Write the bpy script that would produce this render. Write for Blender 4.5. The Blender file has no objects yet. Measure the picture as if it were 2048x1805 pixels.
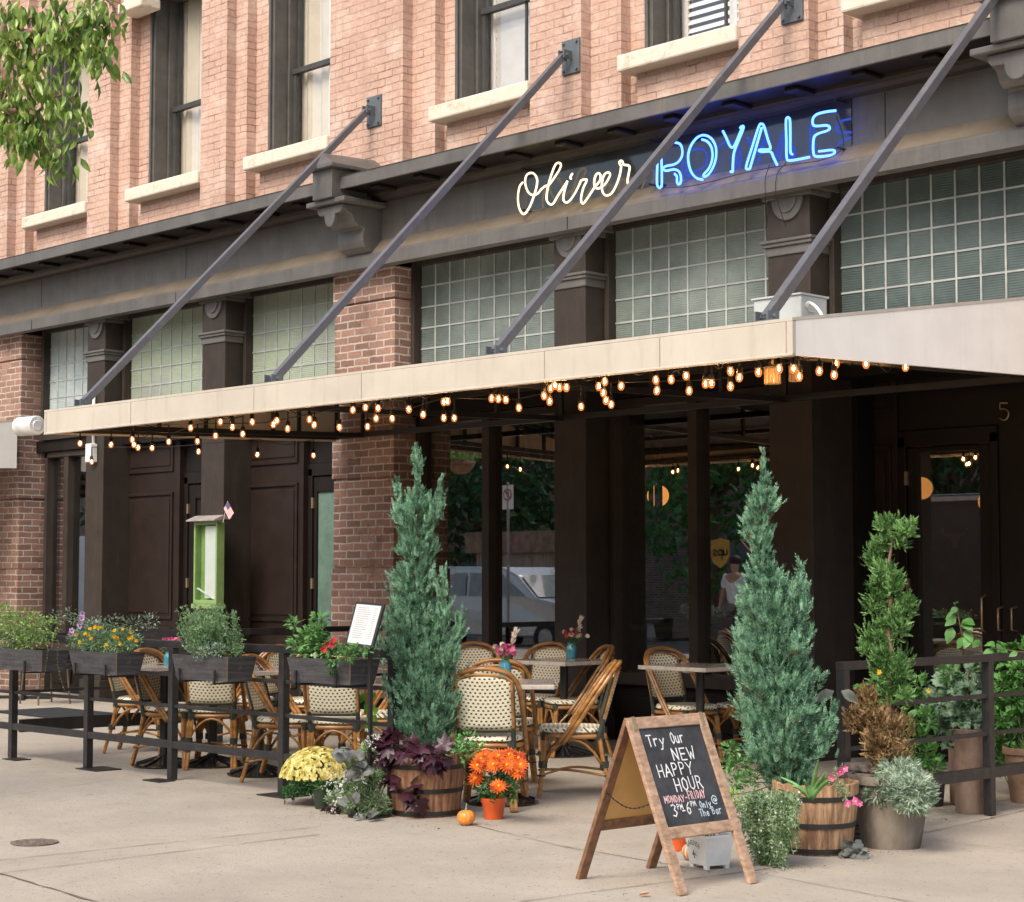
import bpy, math, random
from mathutils import Vector as V, Matrix, noise as mnoise
R=random.Random(7); PI=math.pi
SC=bpy.context.scene; COL=SC.collection
# ---------------------------------------------------------------- camera, sky, sun, exposure
FPX,CX,CY,EYE=3717.,1024.,902.5,1.42
PITCH=math.atan((1155-902.5)/FPX); YAW=math.radians(44.2)
vdir=V((-math.cos(YAW),math.sin(YAW),0)); rdir=V((math.sin(YAW),math.cos(YAW),0))
fwd=vdir*math.cos(PITCH)+V((0,0,math.sin(PITCH))); upd=rdir.cross(fwd)
cam=bpy.data.objects.new('camera',bpy.data.cameras.new('camera')); COL.objects.link(cam); SC.camera=cam
cam.location=(0,0,EYE)
cam.rotation_euler=Matrix((rdir,upd,-fwd)).transposed().to_euler()
cam.data.sensor_width=36; cam.data.lens=FPX/2048*36; cam.data.clip_end=600
SUN_EL,SUN_AZ=math.radians(47),math.radians(-78)      # azimuth measured in XY from +X
sd=V((math.cos(SUN_EL)*math.cos(SUN_AZ),math.cos(SUN_EL)*math.sin(SUN_AZ),math.sin(SUN_EL)))
wd=bpy.data.worlds.new('World'); SC.world=wd; wd.use_nodes=True
nt=wd.node_tree; bg=nt.nodes['Background']; sky=nt.nodes.new('ShaderNodeTexSky')
sky.sky_type='NISHITA'; sky.sun_disc=False; sky.sun_elevation=SUN_EL; sky.sun_rotation=PI/2-SUN_AZ
sky.dust_density=4; sky.ozone_density=.4; sky.air_density=1.0
nt.links.new(sky.outputs[0],bg.inputs[0]); bg.inputs[1].default_value=.15
sl=bpy.data.lights.new('sun','SUN'); sl.energy=1.35; sl.angle=math.radians(26); sl.color=(1,.95,.87)
so=bpy.data.objects.new('sun',sl); COL.objects.link(so); so.rotation_euler=sd.to_track_quat('Z','Y').to_euler()
SC.view_settings.view_transform='Standard'; SC.view_settings.look='None'; SC.view_settings.exposure=.80; SC.view_settings.gamma=1
SC.render.engine='CYCLES'; SC.cycles.max_bounces=6; SC.cycles.transparent_max_bounces=16; SC.cycles.sample_clamp_indirect=3
SC.cycles.use_denoising=True
# pixel of the 2048x1805 photograph -> point on a real plane
def ray(x,y): return fwd+rdir*((x-CX)/FPX)-upd*((y-CY)/FPX)
O=V((0,0,EYE))
def PY(x,y,Y): d=ray(x,y); return O+d*(Y/d.y)
def PXx(x,y,X): d=ray(x,y); return O+d*(X/d.x)
def PG(x,y,z=0.): d=ray(x,y); return O+d*((z-EYE)/d.z)
def PD(x,y,dd): d=ray(x,y); return O+d*dd
# ---------------------------------------------------------------- materials
MATS={}
def mat(name,col,rough=.6,metal=0.,var=.12,scale=6.,bump=0.,bs=30.,col2=None,stretch=(1,1,1),emit=None,es=0.,spec=.5,trans=0.,coat=0.,detail=6.,fac=None,grain=0.):
    m=bpy.data.materials.new(name); m.use_nodes=True; n=m.node_tree; b=n.nodes['Principled BSDF']
    b.inputs['Roughness'].default_value=rough; b.inputs['Metallic'].default_value=metal
    b.inputs['Specular IOR Level'].default_value=spec
    if coat: b.inputs['Coat Weight'].default_value=coat
    tc=n.nodes.new('ShaderNodeTexCoord'); mp=n.nodes.new('ShaderNodeMapping'); mp.inputs['Scale'].default_value=stretch
    n.links.new(tc.outputs['Object'],mp.inputs[0])
    nz=n.nodes.new('ShaderNodeTexNoise'); nz.inputs['Scale'].default_value=scale; nz.inputs['Detail'].default_value=detail; nz.inputs['Roughness'].default_value=.65
    n.links.new(mp.outputs[0],nz.inputs['Vector'])
    rp=n.nodes.new('ShaderNodeValToRGB'); c=V(col)
    a=c*(1-var*1.6); d=V(col2) if col2 else c*(1+var*1.6)
    rp.color_ramp.elements[0].position=.34; rp.color_ramp.elements[1].position=.66
    rp.color_ramp.elements[0].color=(*a,1); rp.color_ramp.elements[1].color=(*d,1)
    n.links.new(nz.outputs['Fac'],rp.inputs[0]); out=rp.outputs[0]
    if grain:
        g=n.nodes.new('ShaderNodeTexNoise'); g.inputs['Scale'].default_value=420; g.inputs['Detail'].default_value=2
        n.links.new(tc.outputs['Object'],g.inputs['Vector'])
        mx=n.nodes.new('ShaderNodeMix'); mx.data_type='RGBA'; mx.blend_type='OVERLAY'; mx.inputs[0].default_value=grain
        n.links.new(out,mx.inputs[6]); n.links.new(g.outputs['Fac'],mx.inputs[7]); out=mx.outputs[2]
    n.links.new(out,b.inputs['Base Color'])
    if trans:
        b.inputs['Subsurface Weight'].default_value=0
        tr=n.nodes.new('ShaderNodeBsdfTranslucent'); ms=n.nodes.new('ShaderNodeMixShader'); ms.inputs[0].default_value=trans
        n.links.new(out,tr.inputs[0]); n.links.new(b.outputs[0],ms.inputs[1]); n.links.new(tr.outputs[0],ms.inputs[2])
        n.links.new(ms.outputs[0],n.nodes['Material Output'].inputs[0])
    if bump:
        nb=n.nodes.new('ShaderNodeTexNoise'); nb.inputs['Scale'].default_value=bs; nb.inputs['Detail'].default_value=4
        n.links.new(mp.outputs[0],nb.inputs['Vector']); bp=n.nodes.new('ShaderNodeBump'); bp.inputs['Strength'].default_value=bump; bp.inputs['Distance'].default_value=.01
        n.links.new(nb.outputs['Fac'],bp.inputs['Height']); n.links.new(bp.outputs[0],b.inputs['Normal'])
    if emit: b.inputs['Emission Color'].default_value=(*emit,1); b.inputs['Emission Strength'].default_value=es
    MATS[name]=m; return m
def brick(name,c1,c2,mo,row=.077,w=.225,ms=.009,bump=.5,crack=None,rough=.85,blotch=None):
    m=bpy.data.materials.new(name); m.use_nodes=True; n=m.node_tree; L=n.links.new; b=n.nodes['Principled BSDF']; b.inputs['Roughness'].default_value=rough
    tc=n.nodes.new('ShaderNodeTexCoord'); sx=n.nodes.new('ShaderNodeSeparateXYZ'); L(tc.outputs['Object'],sx.inputs[0])
    ad=n.nodes.new('ShaderNodeMath'); L(sx.outputs[0],ad.inputs[0]); L(sx.outputs[1],ad.inputs[1])
    cb=n.nodes.new('ShaderNodeCombineXYZ'); L(ad.outputs[0],cb.inputs[0]); L(sx.outputs[2],cb.inputs[1])
    wn=n.nodes.new('ShaderNodeTexNoise'); wn.inputs['Scale'].default_value=9; L(tc.outputs['Object'],wn.inputs['Vector'])
    wv=n.nodes.new('ShaderNodeVectorMath'); wv.operation='MULTIPLY_ADD'; L(wn.outputs['Color'],wv.inputs[0]); wv.inputs[1].default_value=(.022,.022,0); L(cb.outputs[0],wv.inputs[2])
    bt=n.nodes.new('ShaderNodeTexBrick'); bt.inputs['Scale'].default_value=1; bt.inputs['Brick Width'].default_value=w; bt.inputs['Row Height'].default_value=row
    bt.inputs['Mortar Size'].default_value=ms; bt.inputs['Mortar Smooth'].default_value=.35; bt.inputs['Bias'].default_value=0
    bt.inputs['Color1'].default_value=(*c1,1); bt.inputs['Color2'].default_value=(*c2,1)
    L(wv.outputs[0],bt.inputs['Vector'])
    mcol=n.nodes.new('ShaderNodeMix'); mcol.data_type='RGBA'; mcol.inputs[6].default_value=(*mo,1); mcol.inputs[7].default_value=(*(crack or mo),1)
    cn=n.nodes.new('ShaderNodeTexNoise'); cn.inputs['Scale'].default_value=3.2; cn.inputs['Detail'].default_value=5; L(tc.outputs['Object'],cn.inputs['Vector'])
    cr=n.nodes.new('ShaderNodeMapRange'); cr.inputs[1].default_value=.5; cr.inputs[2].default_value=.68; L(cn.outputs['Fac'],cr.inputs[0]); L(cr.outputs[0],mcol.inputs[0])
    L(mcol.outputs[2],bt.inputs['Mortar'])
    nz=n.nodes.new('ShaderNodeTexNoise'); nz.inputs['Scale'].default_value=26; nz.inputs['Detail'].default_value=5; nz.inputs['Roughness'].default_value=.7; L(tc.outputs['Object'],nz.inputs['Vector'])
    n2=n.nodes.new('ShaderNodeTexNoise'); n2.inputs['Scale'].default_value=1.3; n2.inputs['Detail'].default_value=4; L(tc.outputs['Object'],n2.inputs['Vector'])
    mx=n.nodes.new('ShaderNodeMix'); mx.data_type='RGBA'; mx.blend_type='OVERLAY'; mx.inputs[0].default_value=.35; L(bt.outputs['Color'],mx.inputs[6]); L(nz.outputs['Fac'],mx.inputs[7])
    mx2=n.nodes.new('ShaderNodeMix'); mx2.data_type='RGBA'; mx2.blend_type='OVERLAY'; mx2.inputs[0].default_value=.3; L(mx.outputs[2],mx2.inputs[6]); L(n2.outputs['Fac'],mx2.inputs[7])
    L(mx2.outputs[2],b.inputs['Base Color'])
    hm=n.nodes.new('ShaderNodeMath'); hm.operation='MULTIPLY_ADD'; L(bt.outputs['Fac'],hm.inputs[0]); hm.inputs[1].default_value=-1.; L(nz.outputs['Fac'],hm.inputs[2])
    bp=n.nodes.new('ShaderNodeBump'); bp.inputs['Strength'].default_value=bump; bp.inputs['Distance'].default_value=.012; L(hm.outputs[0],bp.inputs['Height']); L(bp.outputs[0],b.inputs['Normal'])
    MATS[name]=m; return m
def glassmat(name,refl=.12,tint=(.9,.95,.92),rough=0.,mul=1.6):
    m=bpy.data.materials.new(name); m.use_nodes=True; n=m.node_tree; n.nodes.remove(n.nodes['Principled BSDF'])
    t=n.nodes.new('ShaderNodeBsdfTransparent'); t.inputs[0].default_value=(*tint,1)
    g=n.nodes.new('ShaderNodeBsdfGlossy'); g.inputs['Roughness'].default_value=rough
    lw=n.nodes.new('ShaderNodeLayerWeight'); lw.inputs[0].default_value=.5; pw=n.nodes.new('ShaderNodeMath'); pw.operation='POWER'; pw.inputs[1].default_value=4; n.links.new(lw.outputs['Facing'],pw.inputs[0])
    ad=n.nodes.new('ShaderNodeMath'); ad.operation='MULTIPLY_ADD'; ad.use_clamp=True; ad.inputs[1].default_value=mul; ad.inputs[2].default_value=refl
    n.links.new(pw.outputs[0],ad.inputs[0]); ms=n.nodes.new('ShaderNodeMixShader')
    n.links.new(ad.outputs[0],ms.inputs[0]); n.links.new(t.outputs[0],ms.inputs[1]); n.links.new(g.outputs[0],ms.inputs[2]); n.links.new(ms.outputs[0],n.nodes['Material Output'].inputs[0])
    MATS[name]=m; return m
def emis(name,col,s,mixt=None):
    m=bpy.data.materials.new(name); m.use_nodes=True; n=m.node_tree; n.nodes.remove(n.nodes['Principled BSDF'])
    e=n.nodes.new('ShaderNodeEmission'); e.inputs[0].default_value=(*col,1); e.inputs[1].default_value=s; o=e.outputs[0]
    if mixt is not None:
        t=n.nodes.new('ShaderNodeBsdfTransparent'); ms=n.nodes.new('ShaderNodeMixShader'); ms.inputs[0].default_value=mixt
        n.links.new(o,ms.inputs[1]); n.links.new(t.outputs[0],ms.inputs[2]); o=ms.outputs[0]
    n.links.new(o,n.nodes['Material Output'].inputs[0]); MATS[name]=m; return m
# ---------------------------------------------------------------- mesh builder
class M:
    def __init__(s): s.v=[];s.f=[];s.mi=[];s.cur=0
    def add(s,vs,fs):
        k=len(s.v); s.v.extend(V(p) for p in vs)
        for f in fs: s.f.append(tuple(i+k for i in f)); s.mi.append(s.cur)
        return s
    def box(s,x0,y0,z0,x1,y1,z1):
        x0,x1=min(x0,x1),max(x0,x1);y0,y1=min(y0,y1),max(y0,y1);z0,z1=min(z0,z1),max(z0,z1)
        return s.add([(x0,y0,z0),(x1,y0,z0),(x1,y1,z0),(x0,y1,z0),(x0,y0,z1),(x1,y0,z1),(x1,y1,z1),(x0,y1,z1)],
            [(0,3,2,1),(4,5,6,7),(0,1,5,4),(1,2,6,5),(2,3,7,6),(3,0,4,7)])
    def bar(s,a,b,w,h,up=(0,0,1)):
        a,b=V(a),V(b);d=(b-a).normalized();u=V(up)
        if abs(d.dot(u))>.98:u=V((1,0,0))
        x=d.cross(u).normalized()*(w/2);y=x.cross(d).normalized()*(h/2)
        vs=[p+q for p in(a,b) for q in(-x-y,x-y,x+y,-x+y)]
        return s.add(vs,[(0,3,2,1),(4,5,6,7),(0,1,5,4),(1,2,6,5),(2,3,7,6),(3,0,4,7)])
    def tube(s,pts,r,n=8,closed=False,caps=True):
        pts=[V(p) for p in pts];N=len(pts)
        if not hasattr(r,'__len__'):r=[r]*N
        vs=[];prev=None
        for i,p in enumerate(pts):
            if closed:t=pts[(i+1)%N]-pts[i-1]
            else:t=pts[min(i+1,N-1)]-pts[max(i-1,0)]
            t=t.normalized() if t.length>1e-9 else V((0,0,1))
            if prev is None: a=t.orthogonal().normalized()
            else:
                a=prev-t*prev.dot(t); a=a.normalized() if a.length>1e-6 else t.orthogonal().normalized()
            prev=a;b=t.cross(a)
            for k in range(n):
                q=2*PI*k/n; vs.append(p+(a*math.cos(q)+b*math.sin(q))*r[i])
        fs=[]
        for i in range(N if closed else N-1):
            j=(i+1)%N
            for k in range(n):
                k2=(k+1)%n; fs.append((i*n+k,i*n+k2,j*n+k2,j*n+k))
        if not closed and caps: fs+= [tuple(range(n-1,-1,-1)),tuple((N-1)*n+k for k in range(n))]
        return s.add(vs,fs)
    def lathe(s,prof,n=24,c=(0,0,0),wob=0.):
        c=V(c);vs=[];P=len(prof)
        for r,z in prof:
            for k in range(n):
                q=2*PI*k/n; rr=r*(1+wob*math.sin(q*3+z*9)); vs.append(c+V((rr*math.cos(q),rr*math.sin(q),z)))
        fs=[]
        for i in range(P-1):
            for k in range(n):
                k2=(k+1)%n; fs.append((i*n+k,i*n+k2,(i+1)*n+k2,(i+1)*n+k))
        if prof[0][0]>1e-4: fs.append(tuple(range(n-1,-1,-1)))
        if prof[-1][0]>1e-4: fs.append(tuple((P-1)*n+k for k in range(n)))
        return s.add(vs,fs)
    def prism(s,poly,d):       # poly: 3D points, d: extrusion vector
        n=len(poly);d=V(d);p=[V(q) for q in poly]
        return s.add(p+[q+d for q in p],[tuple(range(n-1,-1,-1)),tuple(range(n,2*n))]+[(i,(i+1)%n,n+(i+1)%n,n+i) for i in range(n)])
    def ball(s,c,rx,ry=None,rz=None,n=10,m=7):
        ry=ry or rx;rz=rz or rx;c=V(c);vs=[c+V((0,0,-rz))]
        for i in range(1,m):
            a=-PI/2+PI*i/m
            for k in range(n):
                q=2*PI*k/n;vs.append(c+V((rx*math.cos(a)*math.cos(q),ry*math.cos(a)*math.sin(q),rz*math.sin(a))))
        vs.append(c+V((0,0,rz)));fs=[]
        for k in range(n): fs.append((0,1+(k+1)%n,1+k))
        for i in range(m-2):
            for k in range(n): fs.append((1+i*n+k,1+i*n+(k+1)%n,1+(i+1)*n+(k+1)%n,1+(i+1)*n+k))
        b=1+(m-2)*n
        for k in range(n): fs.append((b+k,b+(k+1)%n,len(vs)-1))
        return s.add(vs,fs)
    def leaf(s,p,d,nrm,L,W,fold=.15,curl=.2,n=3,tip=0.,shape='ov'):
        p=V(p);d=V(d).normalized();nrm=V(nrm);x=d.cross(nrm)
        x=x.normalized() if x.length>1e-5 else d.orthogonal().normalized(); z=x.cross(d).normalized()
        if n<=1:
            return s.add([p,p+d*L*.45+x*W/2+z*W*fold,p+d*L-z*L*curl,p+d*L*.45-x*W/2+z*W*fold],[(0,1,2,3)])
        vs=[];fs=[]
        for i in range(n+1):
            t=i/n
            w=math.sin(PI*min(1,max(0,t))**(.72))*W/2 if shape=='ov' else (W/2*(1-t*t)*(.55 if i==0 else 1) if shape=='he' else W/2*(1-.9*t))
            if i==n:w=W*.01
            q=p+d*L*t-z*L*curl*t*t
            vs+=[q-x*w+z*w*fold*2,q,q+x*w+z*w*fold*2]
        for i in range(n):
            a=i*3;fs+=[(a,a+1,a+4,a+3),(a+1,a+2,a+5,a+4)]
        return s.add(vs,fs)
    def build(s,name,mats,parent=None,smooth=False,bev=0.,label=None,shift=True,sub=0,solid=0.):
        if not isinstance(mats,(list,tuple)): mats=[mats]
        mats=[MATS[x] if isinstance(x,str) else x for x in mats]
        off=V((0,0,0))
        if parent is not None and shift:
            p=parent
            while p: off+=p.location; p=p.parent
        me=bpy.data.meshes.new(name); me.from_pydata([tuple(q-off) for q in s.v],[],s.f)
        for m_ in mats: me.materials.append(m_)
        me.polygons.foreach_set('material_index',s.mi)
        me.polygons.foreach_set('use_smooth',[bool(smooth)]*len(s.f)); me.update()
        if smooth and smooth is not True: 
            me.set_sharp_from_angle(angle=smooth)
        o=bpy.data.objects.new(name,me); COL.objects.link(o)
        if parent is not None:o.parent=parent
        if bev:
            b=o.modifiers.new('bevel','BEVEL'); b.width=bev; b.segments=2; b.limit_method='ANGLE'
        if solid:
            b=o.modifiers.new('solid','SOLIDIFY'); b.thickness=solid; b.offset=0
        if sub:
            b=o.modifiers.new('sub','SUBSURF'); b.levels=sub; b.render_levels=sub
        if label:o['label']=label
        return o
def tag(o,label,cat,group=None):
    o['label']=label;o['category']=cat
    if group:o['group']=group
    return o
def thing(name,label,cat,loc=(0,0,0),rz=0.,group=None):
    o=bpy.data.objects.new(name,None);COL.objects.link(o);o.location=loc;o.rotation_euler=(0,0,rz);o.empty_display_size=.1
    return tag(o,label,cat,group)
def struct(o,k='structure'): o['kind']=k; return o
def clone(root,loc,rz,label,group=None,scale=None):
    r=root.copy();COL.objects.link(r);r.location=loc;r.rotation_euler=(0,0,rz);r['label']=label
    if group:r['group']=group
    if scale:r.scale=scale
    for ch in list(root.children):
        c=ch.copy();COL.objects.link(c);c.parent=r
        for g in list(ch.children):
            d=g.copy();COL.objects.link(d);d.parent=c
    return r
def rv(s=1.,r=R): return V((r.uniform(-s,s),r.uniform(-s,s),r.uniform(-s,s)))
def bez(pts,n=12):  # catmull-rom through points
    pts=[V(p) for p in pts];out=[];P=[pts[0]*2-pts[1]]+pts+[pts[-1]*2-pts[-2]]
    for i in range(1,len(P)-2):
        a,b,c,d=P[i-1:i+3]
        for k in range(n):
            t=k/n;out.append(.5*((2*b)+(c-a)*t+(2*a-5*b+4*c-d)*t*t+(3*b-a-3*c+d)*t**3))
    out.append(pts[-1]);return out
# ---------------------------------------------------------------- material list
mat('concrete',(.385,.338,.272),.85,var=.07,scale=1.1,bump=.4,bs=70,grain=.6)
mat('concrete_joint',(.16,.13,.10),.95)
mat('asphalt',(.06,.06,.06),.9,bump=.3,bs=60)
mat('kerb',(.34,.32,.29),.85,bump=.2)
brick('painted_brick',(.53,.35,.265),(.50,.325,.245),(.44,.285,.215),crack=(.22,.13,.095),ms=.007,bump=.75,rough=.75)
brick('red_brick',(.36,.205,.15),(.21,.115,.085),(.50,.44,.37),ms=.010,bump=.8,crack=(.30,.24,.19))
mat('limestone',(.74,.68,.58),.8,var=.08,scale=14,col2=(.66,.55,.42),bump=.3,bs=40)
mat('grey_paint',(.105,.098,.09),.5,var=.1,scale=3,bump=.05)
mat('dusty_ledge',(.15,.12,.085),.95,var=.12,scale=2.5)
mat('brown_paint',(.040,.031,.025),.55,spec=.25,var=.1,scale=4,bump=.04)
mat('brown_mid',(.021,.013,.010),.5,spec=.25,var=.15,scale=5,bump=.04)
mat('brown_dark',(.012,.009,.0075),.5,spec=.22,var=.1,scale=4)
mat('sash_paint',(.085,.08,.072),.5)
mat('sash_thin',(.05,.05,.047),.5)
mat('came',(.36,.38,.36),.5)
mat('blind',(.62,.56,.45),.8,var=.03)
mat('curtain_white',(.78,.76,.71),.8,var=.03)
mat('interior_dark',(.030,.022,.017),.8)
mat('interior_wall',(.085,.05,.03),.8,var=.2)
mat('drape',(.030,.036,.034),.9,stretch=(6,6,.3))
mat('canvas',(.52,.47,.39),.85,var=.04,scale=2.5,bump=.12,bs=220)
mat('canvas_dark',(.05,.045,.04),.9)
mat('canvas_lit',(.86,.82,.75),.85,var=.03,scale=2.5,bump=.12,bs=220)  # same canvas, with the right side's brighter light put into its colour
mat('canvas_seam',(.36,.29,.21),.9)
mat('frame_black',(.018,.016,.015),.45)
mat('iron_black',(.022,.022,.023),.42,var=.15,bump=.06,bs=80)
mat('rod_grey',(.105,.105,.115),.4,var=.06)
mat('rod_plate',(.10,.115,.125),.5,var=.1)
mat('white_metal',(.72,.72,.68),.3,metal=.2)
mat('box_grey',(.42,.45,.44),.45,var=.05)
mat('cable_white',(.78,.76,.70),.5)
glassmat('window_glass',.44,mul=1.,rough=.010); glassmat('upper_glass',.16,tint=(1,1,1),mul=1.); glassmat('case_glass',.02,mul=1.)
glassmat('plexi',.0,tint=(.95,.97,.98),mul=.4)
mat('green_glass',(.12,.19,.155),.25,spec=.6)
mat('fascia_gloss',(.032,.032,.033),.08,spec=.5,var=.15).node_tree.nodes['Principled BSDF'].inputs['IOR'].default_value=1.62
emis('neon_white',(1,.72,.40),1.7); emis('neon_blue',(.04,.125,1.),6.2)
emis('bulb_glow',(1,.28,.055),.85,.5); emis('bulb_core',(1,.50,.18),300); emis('globe',(1,.36,.09),.85)
mat('socket',(.012,.011,.010),.5)

def concrete():
    m=MATS['concrete']; n=m.node_tree; L=n.links.new; b=n.nodes['Principled BSDF']; src=b.inputs['Base Color'].links[0].from_socket; tc=[x for x in n.nodes if x.type=='TEX_COORD'][0]
    def layer(src,scale,lo,hi,col,amt,detail=6,rough=.7):
        z=n.nodes.new('ShaderNodeTexNoise'); z.inputs['Scale'].default_value=scale; z.inputs['Detail'].default_value=detail; z.inputs['Roughness'].default_value=rough; L(tc.outputs['Object'],z.inputs['Vector'])
        r=n.nodes.new('ShaderNodeMapRange'); r.inputs[1].default_value=lo; r.inputs[2].default_value=hi; r.inputs[4].default_value=amt; L(z.outputs['Fac'],r.inputs[0])
        x=n.nodes.new('ShaderNodeMix'); x.data_type='RGBA'; L(r.outputs[0],x.inputs[0]); L(src,x.inputs[6]); x.inputs[7].default_value=(*col,1); return x.outputs[2]
    o=layer(src,.35,.48,.66,(.28,.245,.20),.45); o=layer(o,1.6,.54,.70,(.29,.25,.205),.4); o=layer(o,5.,.55,.70,(.28,.24,.20),.45); o=layer(o,34.,.63,.70,(.12,.10,.085),.75,3,.5); o=layer(o,150.,.60,.72,(.17,.145,.12),.6,2,.5); o=layer(o,110.,.60,.75,(.55,.51,.45),.5,2,.5)
    v=n.nodes.new('ShaderNodeTexVoronoi'); v.inputs['Scale'].default_value=2.0; L(tc.outputs['Object'],v.inputs['Vector'])
    r=n.nodes.new('ShaderNodeMapRange'); r.inputs[1].default_value=.055; r.inputs[2].default_value=.040; r.inputs[4].default_value=.55; L(v.outputs['Distance'],r.inputs[0])
    x=n.nodes.new('ShaderNodeMix'); x.data_type='RGBA'; L(r.outputs[0],x.inputs[0]); L(o,x.inputs[6]); x.inputs[7].default_value=(.13,.115,.10,1); L(x.outputs[2],b.inputs['Base Color'])
concrete()
def grime(name,col,amt,scale=2.,stretch=(1,1,.15),lo=.52,hi=.7):   # streaks and dust on painted metal, canvas and stone
    m=MATS[name]; n=m.node_tree; L=n.links.new; b=n.nodes['Principled BSDF']; lk=b.inputs['Base Color'].links[0]; src=lk.from_socket
    tc=[x for x in n.nodes if x.type=='TEX_COORD'][0]; mp=n.nodes.new('ShaderNodeMapping'); mp.inputs['Scale'].default_value=stretch; L(tc.outputs['Object'],mp.inputs[0])
    z=n.nodes.new('ShaderNodeTexNoise'); z.inputs['Scale'].default_value=scale; z.inputs['Detail'].default_value=8; z.inputs['Roughness'].default_value=.72; L(mp.outputs[0],z.inputs['Vector'])
    r=n.nodes.new('ShaderNodeMapRange'); r.inputs[1].default_value=lo; r.inputs[2].default_value=hi; r.inputs[4].default_value=amt; L(z.outputs['Fac'],r.inputs[0])
    x=n.nodes.new('ShaderNodeMix'); x.data_type='RGBA'; L(r.outputs[0],x.inputs[0]); L(src,x.inputs[6]); x.inputs[7].default_value=(*col,1); L(x.outputs[2],b.inputs['Base Color'])
grime('grey_paint',(.19,.16,.12),.35,6); grime('grey_paint',(.06,.05,.045),.5,9,(1,1,.1)); grime('brown_paint',(.09,.07,.05),.3,9); grime('canvas',(.34,.28,.20),.45,7,(1,1,.12)); grime('canvas_lit',(.60,.55,.48),.3,4,(1,1,.15)); grime('limestone',(.34,.25,.17),.6,7,(1,1,1),.56,.68)
grime('painted_brick',(.70,.56,.48),.55,2.2,(1,1,1),.50,.66); grime('painted_brick',(.36,.22,.17),.4,1.3,(3,3,.25),.54,.70); grime('rod_grey',(.22,.19,.16),.4,14,(1,1,1)); grime('red_brick',(.12,.06,.045),.6,3,(1,1,1),.55,.66)
grime('iron_black',(.10,.085,.07),.4,18,(1,1,1))
# ================================================================ ground
W=11.8
g=M()
g.add([(-90,-2,0),(40,-2,0),(40,40,0),(-90,40,0)],[(0,1,2,3)])
struct(g.build('sidewalk','concrete'))
g=M(); g.add([(-400,-400,-.15),(400,-400,-.15),(400,-2.15,-.15),(-400,-2.15,-.15)],[(0,1,2,3)]); struct(g.build('road','asphalt'))
g=M(); g.box(-90,-2.15,-.3,40,-2,.003); struct(g.build('kerb','kerb',bev=.015))
g=M(); g.box(-90,-9.2,-.3,40,-9.05,.0); g.box(-90,-40,-.3,40,-9.2,-.004); struct(g.build('far_pavement','kerb'))
# joints of the paving: thin recess lines laid as 4 mm sheets
def joint(m,a,b,w=.012,seed=0,z=.004):
    a,b=V((a.x,a.y,z)),V((b.x,b.y,z)); n=int((b-a).length/.12)+2; d=(b-a).normalized(); s=V((-d.y,d.x,0)); r=random.Random(seed)
    pts=[]
    for i in range(n):
        t=i/(n-1); p=a.lerp(b,t)+s*r.uniform(-.35,.35)*w; k=w*r.uniform(.25,1)
        pts+= [p-s*k/2,p+s*k/2]
    m.add(pts,[(2*i,2*i+1,2*i+3,2*i+2) for i in range(n-1)])
j=M()
joint(j,PG(0,1748),PG(260,1826),.022,1); joint(j,PG(0,1722),PG(640,1655),.010,2); joint(j,PG(0,1748),PG(640,1670),.010,3)
joint(j,PG(0,1595),PG(230,1560),.008,4); joint(j,PG(300,1575),PG(620,1600),.007,9)
joint(j,PG(940,1650),PG(1200,1712),.009,5); joint(j,PG(1130,1694),PG(1420,1745),.010,6); joint(j,PG(1500,1745),PG(2060,1850),.009,7)
joint(j,PG(1040,1805),PG(1560,1735),.010,8); joint(j,PG(1870,1682),PG(2060,1705),.007,10); joint(j,PG(1700,1702),PG(2060,1620),.010,11)
joint(j,PG(820,1440),PG(1000,1500),.008,12)
joint(j,PG(1840,1640),PG(2060,1590),.006,13)
struct(j.build('paving_joints','concrete_joint'))
# ================================================================ brick building
B=thing('brick_building','three bay corner brick building with painted salmon upper storey and dark iron shopfront','building')
def bp(m,name,mats,**k): return m.build(name,mats,B,shift=False,**k)
X=lambda x,Y=W,y=300: PY(x,y,Y).x
# upper storey, bay by bay
win_l=[93,300,538,912,1293,1746]; win_r=[176,401,659,1060,1479]
wl=[X(x,12.05) for x in win_l]; wr=[X(x,11.8) for x in win_r]+[-6.72]
fr=[(177,220,236,260),(402,452,475,493),(663,805,824,870),(1060,1163,1186,1243),(1478,1620,1639,1690)]
m=M(); ZB,ZT=4.9,9.6
left0=-34.
m.box(X(-60),11.8,ZB,X(17),12.7,ZT); m.box(X(17),11.925,ZB,X(53,11.925),12.7,ZT); m.box(X(53,11.925),12.05,ZB,wl[0],12.7,ZT)
m.box(left0,11.95,ZB,X(-60),12.7,ZT)
for i,(a,b,c,d) in enumerate(fr):
    x0=wr[i]; x1=X(b); x2=X(d,11.925); x3=wl[i+1]
    m.box(x0,11.8,ZB,x1,12.7,ZT); m.box(x1,11.925,ZB,x2,12.7,ZT); m.box(x2,12.05,ZB,x3,12.7,ZT)
m.box(wr[5],11.8,ZB,-3.2,12.7,ZT)
SZ0,SZ1=5.81,5.96
for i in range(6):
    m.box(wl[i],11.93,ZB,wr[i],12.7,SZ0+.02); m.box(wl[i],11.98,8.35,wr[i],12.7,ZT)
bp(m,'painted_brick_wall','painted_brick')
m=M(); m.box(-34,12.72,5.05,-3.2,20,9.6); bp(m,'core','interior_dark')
m=M(); m.box(-34.2,11.6,9.6,-3,20.2,9.9); bp(m,'roof_parapet','grey_paint')
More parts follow.
